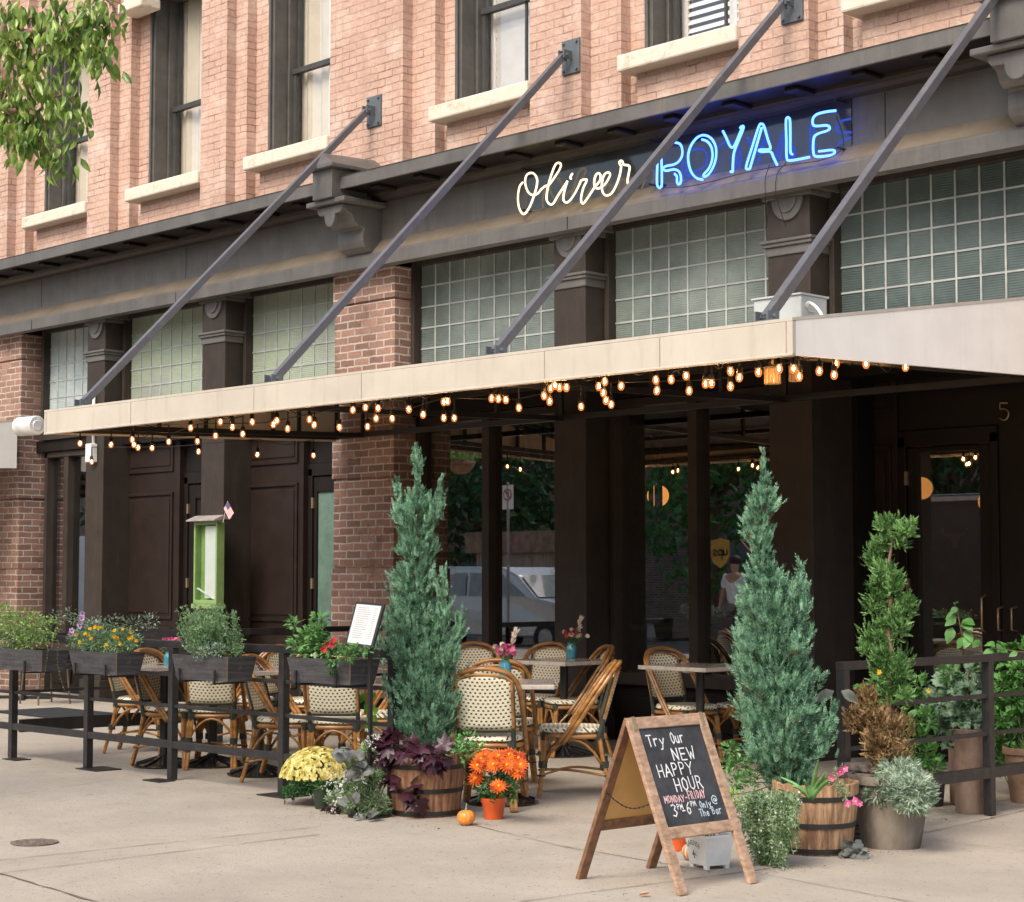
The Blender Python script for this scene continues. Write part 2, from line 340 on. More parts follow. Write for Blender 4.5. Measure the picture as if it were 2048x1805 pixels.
# stone caps on the pilasters
m=M(); a=PY(237,30,11.74); b=PY(284,22,11.74)
m.box(a.x,11.72,a.z,b.x,12.0,a.z+.12); m.box(a.x+.06,11.76,a.z+.12,b.x-.05,12.0,a.z+.5); m.box(a.x,11.7,a.z+.5,b.x,12.0,a.z+.62)
bp(m,'stone_cap','limestone',bev=.02)
for i in range(6):
    x0,x1=wl[i],wr[i]
    if i==5:x1=wr[5]
    f=M(); t=.07                                   # deep box frame
    f.box(x0,12.06,SZ1,x0+t,12.42,8.35); f.box(x1-t,12.06,SZ1,x1,12.42,8.35); f.box(x0+t,12.06,8.28,x1-t,12.42,8.35)
    f.box(x0+.0,12.03,SZ1,x0+.035,12.058,8.35)
    f.box(x0+t,12.24,SZ1,x0+t+.03,12.4,8.28); 
    w=bp(f,'sash_window','sash_paint',bev=.006)
    zr=6.96; xa,xb=x0+t+.03,x1-t; s=M()
    s.box(xa,12.30,SZ1,xa+.045,12.34,zr); s.box(xb-.045,12.30,SZ1,xb,12.34,zr); s.box(xa,12.30,SZ1,xb,12.34,SZ1+.06); s.box(xa,12.285,zr-.025,xb,12.345,zr+.03)
    s.box(xa,12.35,zr,xa+.045,12.39,8.28); s.box(xb-.045,12.35,zr,xb,12.39,8.28)
    xc=(xa+xb)/2+.05; s.box(xc-.011,12.31,SZ1+.06,xc+.011,12.335,zr-.025); s.box(xc-.011,12.36,zr+.03,xc+.011,12.385,8.28)
    s.build('sash','sash_thin',w,shift=False)
    p=M(); p.add([(xa,12.325,SZ1+.03),(xb,12.325,SZ1+.03),(xb,12.325,zr),(xa,12.325,zr)],[(0,1,2,3)]); p.add([(xa,12.375,zr),(xb,12.375,zr),(xb,12.375,8.28),(xa,12.375,8.28)],[(0,1,2,3)])
    p.build('pane','upper_glass',w,shift=False)
    st=M(); st.box(x0-.09,11.76,SZ0,x1-.0,12.3,SZ1); st.build('sill','limestone',w,shift=False,bev=.018)
    c=M(); yb=12.42                                # interior shutters / blinds behind the glass
    if i in(3,4,5):
        c.box(xa,yb,SZ1,xa+.07,yb+.03,8.3); c.box(xc-.04,yb,SZ1,xc+.04,yb+.03,8.3); c.box(xb-.07,yb,SZ1,xb,yb+.03,8.3)
        z=SZ1+.12
        c.box(xa,yb,SZ1,xb,yb+.03,SZ1+.1)
        while z<8.25:
            for u,v in((xa+.07,xc-.04),(xc+.04,xb-.07)):
                op=.006
                h_=.052 if i==4 else .085; b0,b1=(yb,yb+.03) if i==4 else (yb+.03,yb)
                c.add([(u,b0,z),(v,b0,z),(v,b1,z+h_),(u,b1,z+h_)],[(0,1,2,3)])
            z+=.075
        c.build('shutter','curtain_white',w,shift=False)
    else:
        xs=[xa+(xb-xa)*k/16 for k in range(17)]
        vs=[];fs=[]
        for k,x in enumerate(xs):
            y=yb+.02*math.sin(k*2.1)+.012*math.sin(k*5.3); vs+=[(x,y,SZ1),(x,y,8.3)]
        c.add(vs,[(2*k,2*k+2,2*k+3,2*k+1) for k in range(16)])
        c.cur=1; k=.45 if i!=0 else .36
        c.add([(xa+(xb-xa)*k,yb-.05,SZ1),(xb,yb-.05,SZ1),(xb,yb-.05,8.3),(xa+(xb-xa)*k,yb-.05,8.3)],[(0,1,2,3)])
        c.build('curtain',['blind','curtain_white'],w,shift=False)
# cornice, frieze, lower band
YF=W-.08; ZC0,ZC1=5.05,5.17
zc=PY(350,457,YF-.50).z; XL,XR=-34,-3.2
m=M(); yl=YF-.50
prof=[(yl,zc),(yl,zc+.118),(yl-.012,zc+.125),(W+.1,zc+.21),(W+.1,zc+.02),(yl+.03,zc+.02),(yl+.03,zc)]
m.prism([(XL,y,z) for y,z in prof],(XR-XL,0,0)); bp(m,'cornice','grey_paint',bev=.004)
zf=PY(350,565,YF).z; zft=zc-.03
m=M(); m.prism([(XL,y,z) for y,z in [(YF-.16,zc+.019),(YF-.16,zft+.012),(YF-.10,zft+.0),(YF-.07,zft-.03),(YF-.02,zft-.04),(YF+.05,zft-.04),(YF+.05,zc+.019)]],(XR-XL,0,0)); bp(m,'bed_moulding','brown_paint')
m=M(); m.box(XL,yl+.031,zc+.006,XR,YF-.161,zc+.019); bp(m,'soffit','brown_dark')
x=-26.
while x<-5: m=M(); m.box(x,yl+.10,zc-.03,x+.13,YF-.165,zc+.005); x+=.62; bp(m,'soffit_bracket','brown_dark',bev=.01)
m=M(); m.box(XL,YF,4.62,XR,W+.2,zft-.041); fz=bp(m,'frieze','grey_paint')
zb1=PY(350,582,YF-.13).z; zb0=PY(350,606,YF-.13).z
m=M(); m.prism([(XL,y,z) for y,z in [(YF-.13,zb0),(YF-.13,zb1-.02),(YF-.12,zb1),(YF-.002,zf),(YF-.002,zb0)]],(XR-XL,0,0)); bp(m,'shopfront_beam','grey_paint')
m=M(); m.add([(XL,YF-.118,zb1+.004),(XR,YF-.118,zb1+.004),(XR,YF-.006,zf+.006),(XL,YF-.006,zf+.006)],[(0,1,2,3)]); bp(m,'dusty_ledge','dusty_ledge')
m=M()
for px in (65,352,1135,1755): 
    q=X(px,YF-.13,560); m.box(q-.003,YF-.134,zb0+.005,q+.003,YF-.12,zb1-.02); m.box(q-.003,YF-.003,zf+.02,q+.003,YF+.01,zft-.05)
bp(m,'panel_joints','brown_dark')
# gloss back of the sign bay
# scroll brackets
def scroll(xl,xr):
    P=[(y_,zc+(z_-zc+.14)*.60-.135) for y_,z_ in [(YF-.30,zc-.14),(YF-.44,zc-.15),(YF-.47,zc-.20),(YF-.44,zc-.26),(YF-.38,zc-.29),(YF-.36,zc-.34),(YF-.34,zc-.42),(YF-.29,zc-.47),(YF-.23,zc-.47),(YF-.22,zc-.50),(YF-.235,zc-.60),(YF-.235,zc-.70),(YF-.21,zc-.79),(YF-.15,zc-.85),(YF-.08,zc-.88),(YF-.0,zc-.88),(YF-.0,zc-.14)]]
    m=M(); m.prism([(xl+.07,y,z) for y,z in P],(xr-xl-.14,0,0)); o=bp(m,'scroll_bracket','grey_paint',bev=.006)
    # front face palmette, cap plate, block and hipped cap
    xm=(xl+xr)/2; w=(xr-xl)/2
    pts=[]
    for u,v in [(-1,.0),(-.98,-.1),(-.85,-.2),(-.6,-.21),(-.42,-.21),(-.40,-.3),(-.33,-.42),(-.18,-.5),(0,-.52),(.18,-.5),(.33,-.42),(.40,-.3),(.42,-.21),(.6,-.21),(.85,-.2),(.98,-.1),(1,0)]: pts.append((xm+u*(w-.07),YF-.50,zc-.14+v*.40))
    q=M(); q.prism(pts,(0,.05,0)); q.build('palmette','grey_paint',o,shift=False,bev=.008)
    q=M(); q.box(xl-.03,YF-.56,zc-.135,xr+.03,YF-.02,zc-.085); q.build('cap_plate','grey_paint',o,shift=False,bev=.01)
    q=M(); q.box(xm-.14,YF-.60,zc-.085,xm+.16,YF-.1,zc+.20); q.build('block','grey_paint',o,shift=False,bev=.006)
    q=M(); a,b=xm-.2,xm+.23; y0=YF-.66
    q.add([(a,y0,zc+.2),(b,y0,zc+.2),(b,W,zc+.2),(a,W,zc+.2),(a,y0,zc+.235),(b,y0,zc+.235),(b,W,zc+.235),(a,W,zc+.235),(xm,y0+.06,zc+.37),(xm,W,zc+.40)],[(0,3,2,1),(0,1,5,4),(1,2,6,5),(3,0,4,7),(4,5,8),(5,6,9,8),(7,4,8,9),(2,3,7,9,6)])
    q.build('hipped_cap','grey_paint',o,shift=False,bev=.006)
a=PY(625,420,YF-.5).x
scroll(a,a+.53); a=PY(1955,100,YF-.5).x; scroll(a,a+.60); scroll(-24.5,-23.94)
# brick piers
def pier(x0,x1,y=W-.0,z1=zb0+.02):
    m=M(); zs=[0,.63,1.51,2.39,3.27,4.15,z1]
    for k in range(len(zs)-1):
        e=.014 if k%2 else 0.
        m.box(x0-e,y-e,zs[k]+(.02 if k else 0),x1+e,12.6,zs[k+1]-.0); 
        if k: m.box(x0+.012,y+.014,zs[k]-.001,x1-.012,12.5,zs[k]+.021)
    bp(m,'brick_pier','red_brick',bev=.006)
pier(PY(668,900,W).x,PY(788,900,W).x); pier(PY(-40,900,W).x,PY(40,900,W).x); pier(-34,-24.5); pier(-6.3,-3.2)
# iron columns
ZGT=PY(836,535,12.1).z; ZCAP=PY(430,592,11.77).z; ZNECK=PY(430,674,11.77).z
def column(pl,pr):
    x0=PY(pl,700,W-.03).x; x1=PY(pr,700,W-.03).x; y0=W-.03
    m=M(); m.box(x0,y0,0,x1,12.35,zb0+.0); o=bp(m,'iron_column','brown_paint',bev=.008)
    q=M(); q.box(x0-.08,y0-.07,ZCAP-.03,x1+.08,y0+.3,ZCAP+.04); q.box(x0-.04,y0-.03,ZCAP-.07,x1+.04,y0+.3,ZCAP-.03)
    q.build('capital','grey_paint',o,shift=False,bev=.008)
    q=M(); zz=ZNECK; q.box(x0-.035,y0-.035,zz,x1+.035,12.3,zz+.03); q.box(x0-.05,y0-.05,zz+.03,x1+.05,12.3,zz+.055); q.box(x0-.015,y0-.015,zz-.07,x1+.015,12.3,zz-.0)
    q.build('necking','grey_paint',o,shift=False,bev=.006)
    xm=(x0+x1)/2; q=M(); q.prism([(xm+.155*math.cos(t*PI/14),y0-.02,ZCAP-.071+.18*math.sin(-t*PI/14)) for t in range(15)],(0,.03,0)); q.prism([(xm+.10*math.cos(t*PI/14),y0-.034,ZCAP-.071+.12*math.sin(-t*PI/14)) for t in range(15)],(0,.02,0)); q.build('rosette','grey_paint',o,shift=False,bev=.004)
    q=M(); q.box(x0-.03,y0-.03,0,x1+.03,12.3,.22); q.build('plinth','brown_paint',o,shift=False,bev=.01)
    return x0,x1
cols=[column(175,210),column(405,450),column(1108,1171),column(1537,1622)]
# transoms
def transom(x0,x1,nm='transom_window',tone='tg',z0=3.25,z1=ZGT,yg=12.10):
    f=M(); t=.05
    f.box(x0,yg-.1,z0,x0+t,yg+.05,z1+.1); f.box(x1-t,yg-.1,z0,x1,yg+.05,z1+.1); f.box(x0,yg-.06,z1,x1,yg+.05,z1+.12)
    f.box(x0,yg-.12,z0-.12,x1,yg+.05,z0)
    o=bp(f,nm,'brown_paint',bev=.004)
    p=M(); p.box(x0+t,yg,z0,x1-t,yg+.012,z1); p.build('pane',tone,o,shift=False)
    c=M(); n=max(2,round((x1-x0-2*t)/.207)); cw=(x1-x0-2*t)/n
    for k in range(1,n): c.box(x0+t+k*cw-.008,yg-.009,z0,x0+t+k*cw+.008,yg-.001,z1)
    z=z1-.207
    while z>z0+.05: c.box(x0+t,yg-.0085,z-.0075,x1-t,yg-.0015,z+.0075); z-=.207
    c.build('lead_grid','came',o,shift=False)
def tglass(name,c,c2):
    m=mat(name,c,.32,var=.2,scale=1.2,col2=c2,spec=.5); n=m.node_tree; b=n.nodes['Principled BSDF']; tc=n.nodes.new('ShaderNodeTexCoord')
    w=n.nodes.new('ShaderNodeTexWave'); w.bands_direction='Z'; w.inputs['Scale'].default_value=16; w.inputs['Distortion'].default_value=0
    n.links.new(tc.outputs['Object'],w.inputs['Vector']); bp_=n.nodes.new('ShaderNodeBump'); bp_.inputs['Strength'].default_value=.28; bp_.inputs['Distance'].default_value=.01
    n.links.new(w.outputs['Fac'],bp_.inputs['Height']); n.links.new(bp_.outputs[0],b.inputs['Normal'])
tglass('tg_dark',(.060,.085,.080),(.10,.13,.12)); tglass('tg_mid',(.15,.185,.165),(.22,.255,.225)); tglass('tg_pale',(.40,.42,.37),(.33,.40,.27)); tglass('tg_blue',(.36,.44,.44),(.47,.53,.51))
sp=[(PY(62,700,W).x-.1,cols[0][0],'tg_blue'),(cols[0][1],cols[1][0],'tg_pale'),(cols[1][1],PY(668,900,W).x,'tg_pale'),(PY(788,900,W).x,cols[2][0],'tg_mid'),(cols[2][1],cols[3][0],'tg_mid'),(cols[3][1],-6.3,'tg_dark')]
for a,b,t in sp: transom(a+.012,b-.012,tone=t)
# filler between the transoms and the beam and lintels below
m=M(); m.box(-24,12.3,zb0-.2,-6.3,12.6,zb0+.3); bp(m,'beam_core','brown_dark')
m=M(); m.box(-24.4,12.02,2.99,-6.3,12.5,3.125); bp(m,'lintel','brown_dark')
# shop windows under the canopy
def shopwin(x0,x1,mull,z0=.55,z1=2.985,yg=12.16):
    f=M(); t=.06
    f.box(x0,yg-.1,z0,x0+t,yg+.06,z1); f.box(x1-t,yg-.1,z0,x1,yg+.06,z1); f.box(x0,yg-.1,z1-.07,x1,yg+.06,z1); f.box(x0,yg-.14,z0-.06,x1,yg+.08,z0+.05)
    for xm in mull: f.box(xm-.05,yg-.09,z0,xm+.05,yg+.06,z1)
    o=bp(f,'shop_window','brown_paint',bev=.006)
    e=[x0+t]+[k for xm in mull for k in(xm-.05,xm+.05)]+[x1-t]
    for k in range(0,len(e),2):
        p=M(); p.add([(e[k],yg,z0+.05),(e[k+1],yg,z0+.05),(e[k+1],yg,z1-.07),(e[k],yg,z1-.07)],[(0,1,2,3)]); p.build('pane','window_glass',o,shift=False)
    q=M(); q.box(x0,yg-.06,0,x1,yg+.1,z0-.061); 
    for a_,b_ in((x0+.12,(x0+x1)/2-.06),((x0+x1)/2+.06,x1-.12)): q.box(a_,yg-.085,.12,b_,yg-.059,z0-.16)
    q.build('stall_riser','brown_dark',o,shift=False,bev=.01); return o
w1=shopwin(sp[0][0]+.03,sp[0][1]-.01,[X(135,12.1,1000)]); w4=shopwin(sp[3][0]+.02,sp[3][1]-.01,[X(975,12.1,1000)]); w5=shopwin(sp[4][0]+.01,sp[4][1]-.01,[X(1389,12.1,1000)])
# panelled walls + side doors, bays 2 and 3
def panels(x0,x1,y,zs,name='panelled_wall',xr=None):
    m=M(); m.box(x0,y,0,x1,y+.12,3.12)
    o=bp(m,name,'brown_mid')
    for z0,z1 in zs:
        q=M(); a,b=(xr or (x0+.14,x1-.14)); r=.035
        for s0,s1,u0,u1 in((a,b,z1-r,z1),(a,b,z0,z0+r),(a,a+r,z0+r,z1-r),(b-r,b,z0+r,z1-r)): q.box(s0,y-.022,u0,s1,y-.001,u1)
        q.box(a+.07,y-.012,z0+.07,b-.07,y-.0015,z1-.07); q.build('panel_moulding','brown_mid',o,shift=False,bev=.006)
    return o
def X2(x): return X(x,12.1,1100)
def zp(x,y,Y=12.13): return PY(x,y,Y).z
xa=sp[1][0]; xd=X2(352)
panels(xa,xd,12.14,[(zp(290,1238),zp(290,987)),(zp(290,947),2.98),(.25,zp(290,1238)-.09)],xr=(X2(247),X2(340)))
def door(x0,x1,y,matp,glass,z1=2.52,hx=None,handle=True,st=.12,tr=.2):
    f=M(); f.box(x0,y,0,x0+.07,y+.1,z1+.05); f.box(x1-.07,y,0,x1,y+.1,z1+.05); f.box(x0,y,z1-.03,x1,y+.1,z1+.10); f.box(x0,y+.02,z1+.10,x1,y+.1,3.12)
    d=bp(f,'door','brown_dark',bev=.006); a,b=x0+.075,x1-.075
    l=M(); l.box(a,y+.02,.02,a+st,y+.07,z1-.04); l.box(b-st,y+.02,.02,b,y+.07,z1-.04); l.box(a+st,y+.02,z1-tr,b-st,y+.07,z1-.04); l.box(a+st,y+.02,.02,b-st,y+.07,.5); l.build('door_leaf','brown_dark',d,shift=False,bev=.008)
    p=M(); p.box(a+st,y+.045,.5,b-st,y+.051,z1-tr); p.build('pane',glass,d,shift=False)
    if handle:
        h=M(); xx=b-.06; h.tube([(xx,y+.02,1.0),(xx,y-.04,1.02),(xx,y-.04,1.26),(xx,y+.02,1.28)],.009,6); h.build('handle','brass',d,shift=False,smooth=True)
    for z in(.4,1.3,2.15): h=M(); h.box(a-.012,y-.006,z,a+.012,y+.03,z+.11); h.build('hinge','brass',d,shift=False)
    return d
mat('brass',(.45,.34,.20),.4,metal=.7)
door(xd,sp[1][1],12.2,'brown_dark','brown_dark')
xa=sp[2][0]; xd=X2(600)
panels(xa,xd,12.14,[(zp(540,1243),zp(540,968)),(zp(540,930),2.98),(.25,zp(540,1243)-.09)],xr=(X2(490),X2(590)))
door(xd,sp[2][1],12.2,'brown_dark','green_glass',st=.05)
# entrance bay (right)
ye=12.55; x0=sp[5][0]
m=M(); m.box(x0-.0,12.3,0,x0+.05,ye,3.12); bp(m,'reveal','brown_dark')
def X3(x,y=1100): return X(x,ye,y)
panels(x0,X3(1798),ye,[(zp(1730,1290,ye),zp(1700,895,ye)),(zp(1700,832,ye),2.98),(.2,zp(1730,1290,ye)-.1)],name='entrance_panelling',xr=(X3(1678),X3(1786)))
dr=door(X3(1798),X3(1998),ye,'brown_dark','window_glass',z1=zp(1850,895,ye)+.04,st=.10,tr=.08)
q=M(); q.box(X3(1998),ye+.02,0,-6.3,ye+.12,3.12); bp(q,'entrance_panelling','brown_dark')
for px in (1997,2024): 
    q=M(); a=PY(px,1215,ye-.05); q.tube([(a.x,ye+.02,a.z),(a.x,ye-.06,a.z-.01),(a.x,ye-.06,a.z-.17),(a.x,ye+.02,a.z-.18)],.009,6); q.build('pull_handle','brass',dr,shift=False,smooth=True)
# house number
n5=M(); 
def s5(pts,w=.006): n5.tube([PY(1480+x*.2779,560+y*.2779,ye-.02) for x,y in pts],w,5)
s5([(1925,887),(1873,887),(1872,932)]); s5(bez([(1872,934),(1900,928),(1928,945),(1932,975),(1918,1002),(1895,1010),(1870,996)],5))
bp(n5,'house_number','brass')
# ceiling over the canopy door zone + interior shell
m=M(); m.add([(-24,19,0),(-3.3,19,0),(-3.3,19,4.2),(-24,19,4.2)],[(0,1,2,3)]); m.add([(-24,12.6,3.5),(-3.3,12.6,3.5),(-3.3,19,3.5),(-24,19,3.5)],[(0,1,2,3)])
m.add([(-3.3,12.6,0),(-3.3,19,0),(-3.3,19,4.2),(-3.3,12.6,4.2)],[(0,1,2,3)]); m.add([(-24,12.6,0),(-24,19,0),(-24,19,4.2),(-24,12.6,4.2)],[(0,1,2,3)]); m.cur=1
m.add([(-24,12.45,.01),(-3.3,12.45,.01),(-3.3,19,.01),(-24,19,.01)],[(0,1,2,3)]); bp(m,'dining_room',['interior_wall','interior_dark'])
# drapes inside
for k,(top,bot) in enumerate([([(858,820),(965,820)],[(858,1120),(885,1120)]),([(1035,840),(1105,840)],[(1086,1040),(1105,1040)])]):
    d=M(); n=14; vs=[];fs=[]; H=14
    for jj in range(H+1):
        t=jj/H
        for i in range(n+1):
            s_=i/n; e=t**1.6 if k==0 else t**1.2
            x=(top[0][0]*(1-s_)+top[1][0]*s_)*(1-e)+(bot[0][0]*(1-s_)+bot[1][0]*s_)*e
            y=top[0][1]*(1-t)+bot[0][1]*t
            p=PY(x,y,12.5+.03*math.sin(i*1.9)); vs.append(p)
    for jj in range(H):
        for i in range(n): a=jj*(n+1)+i; fs.append((a,a+1,a+n+2,a+n+1))
    d.add(vs,fs); tag(d.build('drape','drape',smooth=True),['dark drape gathered to the left behind the left shop window','dark drape gathered to the right behind the left shop window'][k],'drape','drapes inside the shop window')
# pendant globes inside
gl=[(1316,992,14.6,.115,'glowing pendant globe hanging inside the second shop window'),(1843,977,15.,.105,'glowing pendant globe at left edge of the entrance door glass'),(1978,1004,14.2,.095,'glowing pendant globe at right edge of the entrance door glass')]
for x,y,Y,r,lb in gl:
    c=PY(x,y,Y); t=thing('pendant_lamp',lb,'lamp',c,0,'pendant globes in the dining room')
    q=M(); q.ball(c,r,n=20,m=14); q.build('lamp_shade','globe',t,smooth=True); q=M(); q.tube([c+V((0,0,r)),(c.x,c.y,3.5)],.006,5); q.build('cord','socket',t)
# furniture inside seen faintly
for px,py,Y,lb in((1330,1252,13.6,'dark dining table just inside the second shop window'),(960,1262,13.3,'dark dining table just inside the left shop window')):
    c=PY(px,py,Y); t=thing('dining_table',lb,'table',(c.x,c.y,0),0,'tables inside the dining room'); q=M(); q.box(c.x-.9,c.y-.35,c.z-.04,c.x+.9,c.y+.35,c.z); q.build('tabletop','frame_black',t,bev=.005)
    q=M(); q.tube([(c.x-.5,c.y,0),(c.x-.5,c.y,c.z)],.03); q.build('leg','frame_black',t); q=M(); q.tube([(c.x+.5,c.y,0),(c.x+.5,c.y,c.z)],.03); q.build('leg','frame_black',t)

c=PY(1316,992,14.3); t=thing('globe_mask','added dark slats masking strips of the globe in the second shop window','screen',(c.x,14.3,1.2))  # added slats hide strips of the globe, in place of mullion reflections
for a_,b_ in((-.13,-.085),(-.05,-.022),(-.008,.035)): m=M(); m.box(c.x+a_,14.3,1.2,c.x+b_,14.33,2.9); m.build('slat','interior_dark',t)
m=M(); m.box(c.x-.14,14.335,2.85,c.x+.05,14.35,2.95); m.build('rail','interior_dark',t)

mat('trophy',(.62,.27,.07),.6); c=PY(1908,1075,13.6); t=thing('wall_trophy','small orange steer head ornament with spread horns inside the entrance door','ornament',c)
m=M(); m.prism([(c.x+a,c.y,c.z+b) for a,b in ((-.05,.03),(-.06,-.0),(-.03,-.03),(-.02,-.07),(0,-.09),(.02,-.07),(.03,-.03),(.06,0),(.05,.03))],(0,.02,0)); m.build('head','trophy',t)
for sg in(-1,1): m=M(); m.tube(bez([c+V((sg*.03,.01,.02)),c+V((sg*.08,.01,.02)),c+V((sg*.13,.01,.06)),c+V((sg*.11,.01,.075))],3),[.014,.014,.013,.012,.011,.010,.009,.008,.006,.004],6); m.build('horn','trophy',t,smooth=True)
# ================================================================ canopy with rods
YA=8.43; XA0=PY(88,850,YA).x; XA1=PY(1585,680,YA).x; ZA0=PY(1585,710,YA).z; ZA1=PY(1585,642,YA).z
e0=PXx(2048,750,XA1); e1=PXx(2048,600,XA1); sl0=(e0.z-ZA0)/(e0.y-YA); sl1=(e1.z-ZA1)/(e1.y-YA); YB=11.70
zb=lambda y: ZA0+sl0*(y-YA)
zt=lambda y: ZA1+sl1*(y-YA)
def canopy(XA0,XA1,label,rods=True):
    C=thing('awning',label,'awning',(XA0,YA,ZA0),0)
    m=M(); n=5; xs=[XA0+(XA1-XA0)*k/n for k in range(n+1)]
    m.box(XA0,YA,ZA0,XA1,YA+.03,ZA1); m.box(XA0,YA-.004,ZA0-.004,XA1,YA+.034,ZA0+.012)
    m.build('front_valance','canvas',C,bev=.004)
    m=M()
    for px in (262,508,1070+19,1320,723): 
        x=PY(px,780,YA).x
        if XA0<x<XA1: m.box(x-.003,YA-.003,ZA0+.012,x+.003,YA-.0005,ZA1)
    m.box(XA0+.035,YA-.003,ZA0+.01,XA0+.041,YA-.0005,ZA1); m.box(XA1-.047,YA-.003,ZA0+.01,XA1-.04,YA-.0005,ZA1); m.build('seam','canvas_seam',C)
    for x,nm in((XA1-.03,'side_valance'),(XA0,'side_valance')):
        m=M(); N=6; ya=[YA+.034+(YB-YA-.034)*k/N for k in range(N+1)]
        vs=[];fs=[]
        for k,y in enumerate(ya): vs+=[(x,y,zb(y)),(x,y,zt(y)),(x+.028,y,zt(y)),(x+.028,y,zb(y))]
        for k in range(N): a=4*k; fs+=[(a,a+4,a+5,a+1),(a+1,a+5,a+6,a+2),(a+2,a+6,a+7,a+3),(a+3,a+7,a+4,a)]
        fs+=[(0,1,2,3),(4*N+3,4*N+2,4*N+1,4*N)]; m.add(vs,fs); m.build(nm,'canvas_lit' if x>XA0+.1 else 'canvas',C)
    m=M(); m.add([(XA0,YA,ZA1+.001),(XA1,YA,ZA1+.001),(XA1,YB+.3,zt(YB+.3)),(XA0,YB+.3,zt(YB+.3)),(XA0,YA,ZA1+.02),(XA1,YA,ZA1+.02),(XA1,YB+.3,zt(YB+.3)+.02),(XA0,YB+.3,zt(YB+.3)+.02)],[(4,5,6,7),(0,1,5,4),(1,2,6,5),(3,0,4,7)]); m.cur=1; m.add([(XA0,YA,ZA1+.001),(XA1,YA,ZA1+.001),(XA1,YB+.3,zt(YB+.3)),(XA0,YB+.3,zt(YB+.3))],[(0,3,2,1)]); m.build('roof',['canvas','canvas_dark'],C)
    m=M(); w=.05
    m.box(XA0+.03,YA+.035,ZA0+.02,XA1-.03,YA+.085,ZA0+.07); m.box(XA0+.03,YA+.035,ZA1-.06,XA1-.03,YA+.085,ZA1-.01)
    xs=[XA0+.06]+([PXm for PXm in rodx if XA0<PXm<XA1])+[XA1-.07]
    for x in xs:
        m.bar((x,YA+.09,zb(YA)+.04),(x,YB,zb(YB)+.04),.04,.045); m.bar((x,YA+.09,zt(YA)-.04),(x,YB,zt(YB)-.04),.04,.045)
        for k in range(5): y=YA+.1+(YB-YA-.12)*k/4; m.bar((x,y,zb(y)+.05),(x,y,zt(y)-.05),.03,.03)
    for k in range(1,5):
        y=YA+(YB-YA)*k/5; m.box(XA0+.1,y,zt(y)-.06,XA1-.1,y+.04,zt(y)-.02)
    m.box(XA0+.05,YB-.04,zb(YB)+.02,XA1-.05,YB+.01,zb(YB)+.07)
    m.build('frame','frame_black',C); return C
rtop=[PY(732,222,W-.1),PY(1125,112,W-.1),PY(1566,5,W-.1)]; rtop.append(V((PY(1525,640,YA+.05).x,W-.1,rtop[2].z)))
rodx=[p.x for p in rtop]; rodx[3]=PY(1522,635,YA+.05).x
CN=canopy(XA0,XA1,'long flat beige canvas awning hung on four steel rods over the terrace')
canopy(-34,PY(29,880,11.68).x+.03,'neighbouring beige awning cut by the left edge of the photo')
canv=None
for i,p in enumerate(rtop):
    x=rodx[i]; a=V((x,YA+.10,ZA1+.05)); b=V((x,W-.09,p.z))
    m=M(); m.bar(a,b,.055,.062); r=m.build('rod','rod_grey',CN,bev=.004)
    m=M(); m.box(x-.085,W-.022,p.z-.15,x+.13,W-.002,p.z+.16)
    for u in(-.06,.10):
        for v in(-.12,.13): m.tube([(x+u,W-.02,p.z+v),(x+u,W-.04,p.z+v)],.014,6)
    m.box(x-.03,W-.13,p.z-.03,x-.018,W-.02,p.z+.05); m.box(x+.035,W-.13,p.z-.03,x+.047,W-.02,p.z+.05); m.tube([(x-.05,W-.1,p.z),(x+.07,W-.1,p.z)],.012,6)
    m.build('wall_plate','rod_plate',CN,bev=.003)
    m=M(); m.box(x-.12,YA+.03,ZA1+.021,x+.12,YA+.19,ZA1+.031); m.box(x-.05,YA+.05,ZA1+.03,x-.038,YA+.16,ZA1+.09); m.box(x+.038,YA+.05,ZA1+.03,x+.05,YA+.16,ZA1+.09); m.tube([(x-.07,YA+.10,ZA1+.06),(x+.07,YA+.10,ZA1+.06)],.012,6)
    m.build('foot_bracket','rod_plate',CN,bev=.002)
m=M(); c=PY(58,853,YA+.12); m.tube([c+V((-.16,0,.005)),c+V((-.15,0,.005)),c+V((.14,0,0)),c+V((.15,0,0))],[.080,.088,.088,.080],20); m.tube([c+V((.15,0,0)),c+V((.156,0,0))],[.05,.045],16); m.build('roller_motor','white_metal',CN,smooth=.6)
# electrical box on the canopy
c=PY(1505,640,9.0); t=thing('electrical_box','pale grey metal electrical box on the awning roof behind the rod foot','electrical box',(c.x,9.2,ZA1+.1))
yy=8.98; a=PY(1507,602,yy); b=PY(1602,594,yy); zz=zt(yy)+.02
m=M(); m.box(a.x,yy,zz,b.x,yy+.26,a.z); m.build('cabinet','box_grey',t,bev=.006)
m=M(); m.box(a.x-.012,yy-.012,a.z,b.x+.012,yy+.27,a.z+.012); m.build('lid','box_grey',t,bev=.003)
for dz in(.05,.10): m=M(); m.box(b.x+.0005,yy+.06,a.z-dz,b.x+.012,yy+.12,a.z-dz+.015); m.build('latch','box_grey',t)
m=M(); m.tube(bez([(b.x+.0,yy+.05,a.z-.07),(b.x+.06,yy-.0,a.z-.055),(b.x+.16,yy-.05,a.z-.11),(b.x+.22,yy-.05,a.z-.2)],6),.010,6); m.build('cable','cable_white',t,smooth=True)
# emergency light box on the first column
c=PY(183,905,11.72); t=thing('junction_box','small white box with conduit on the leftmost brown column','box',c)
m=M(); m.box(c.x-.06,11.67,c.z-.12,c.x+.06,11.765,c.z+.10); m.build('box','cable_white',t,bev=.01); m=M(); m.tube([(c.x+.02,11.73,c.z+.1),(c.x+.02,11.73,c.z+.7)],.018,8); m.build('conduit','cable_white',t,smooth=True)
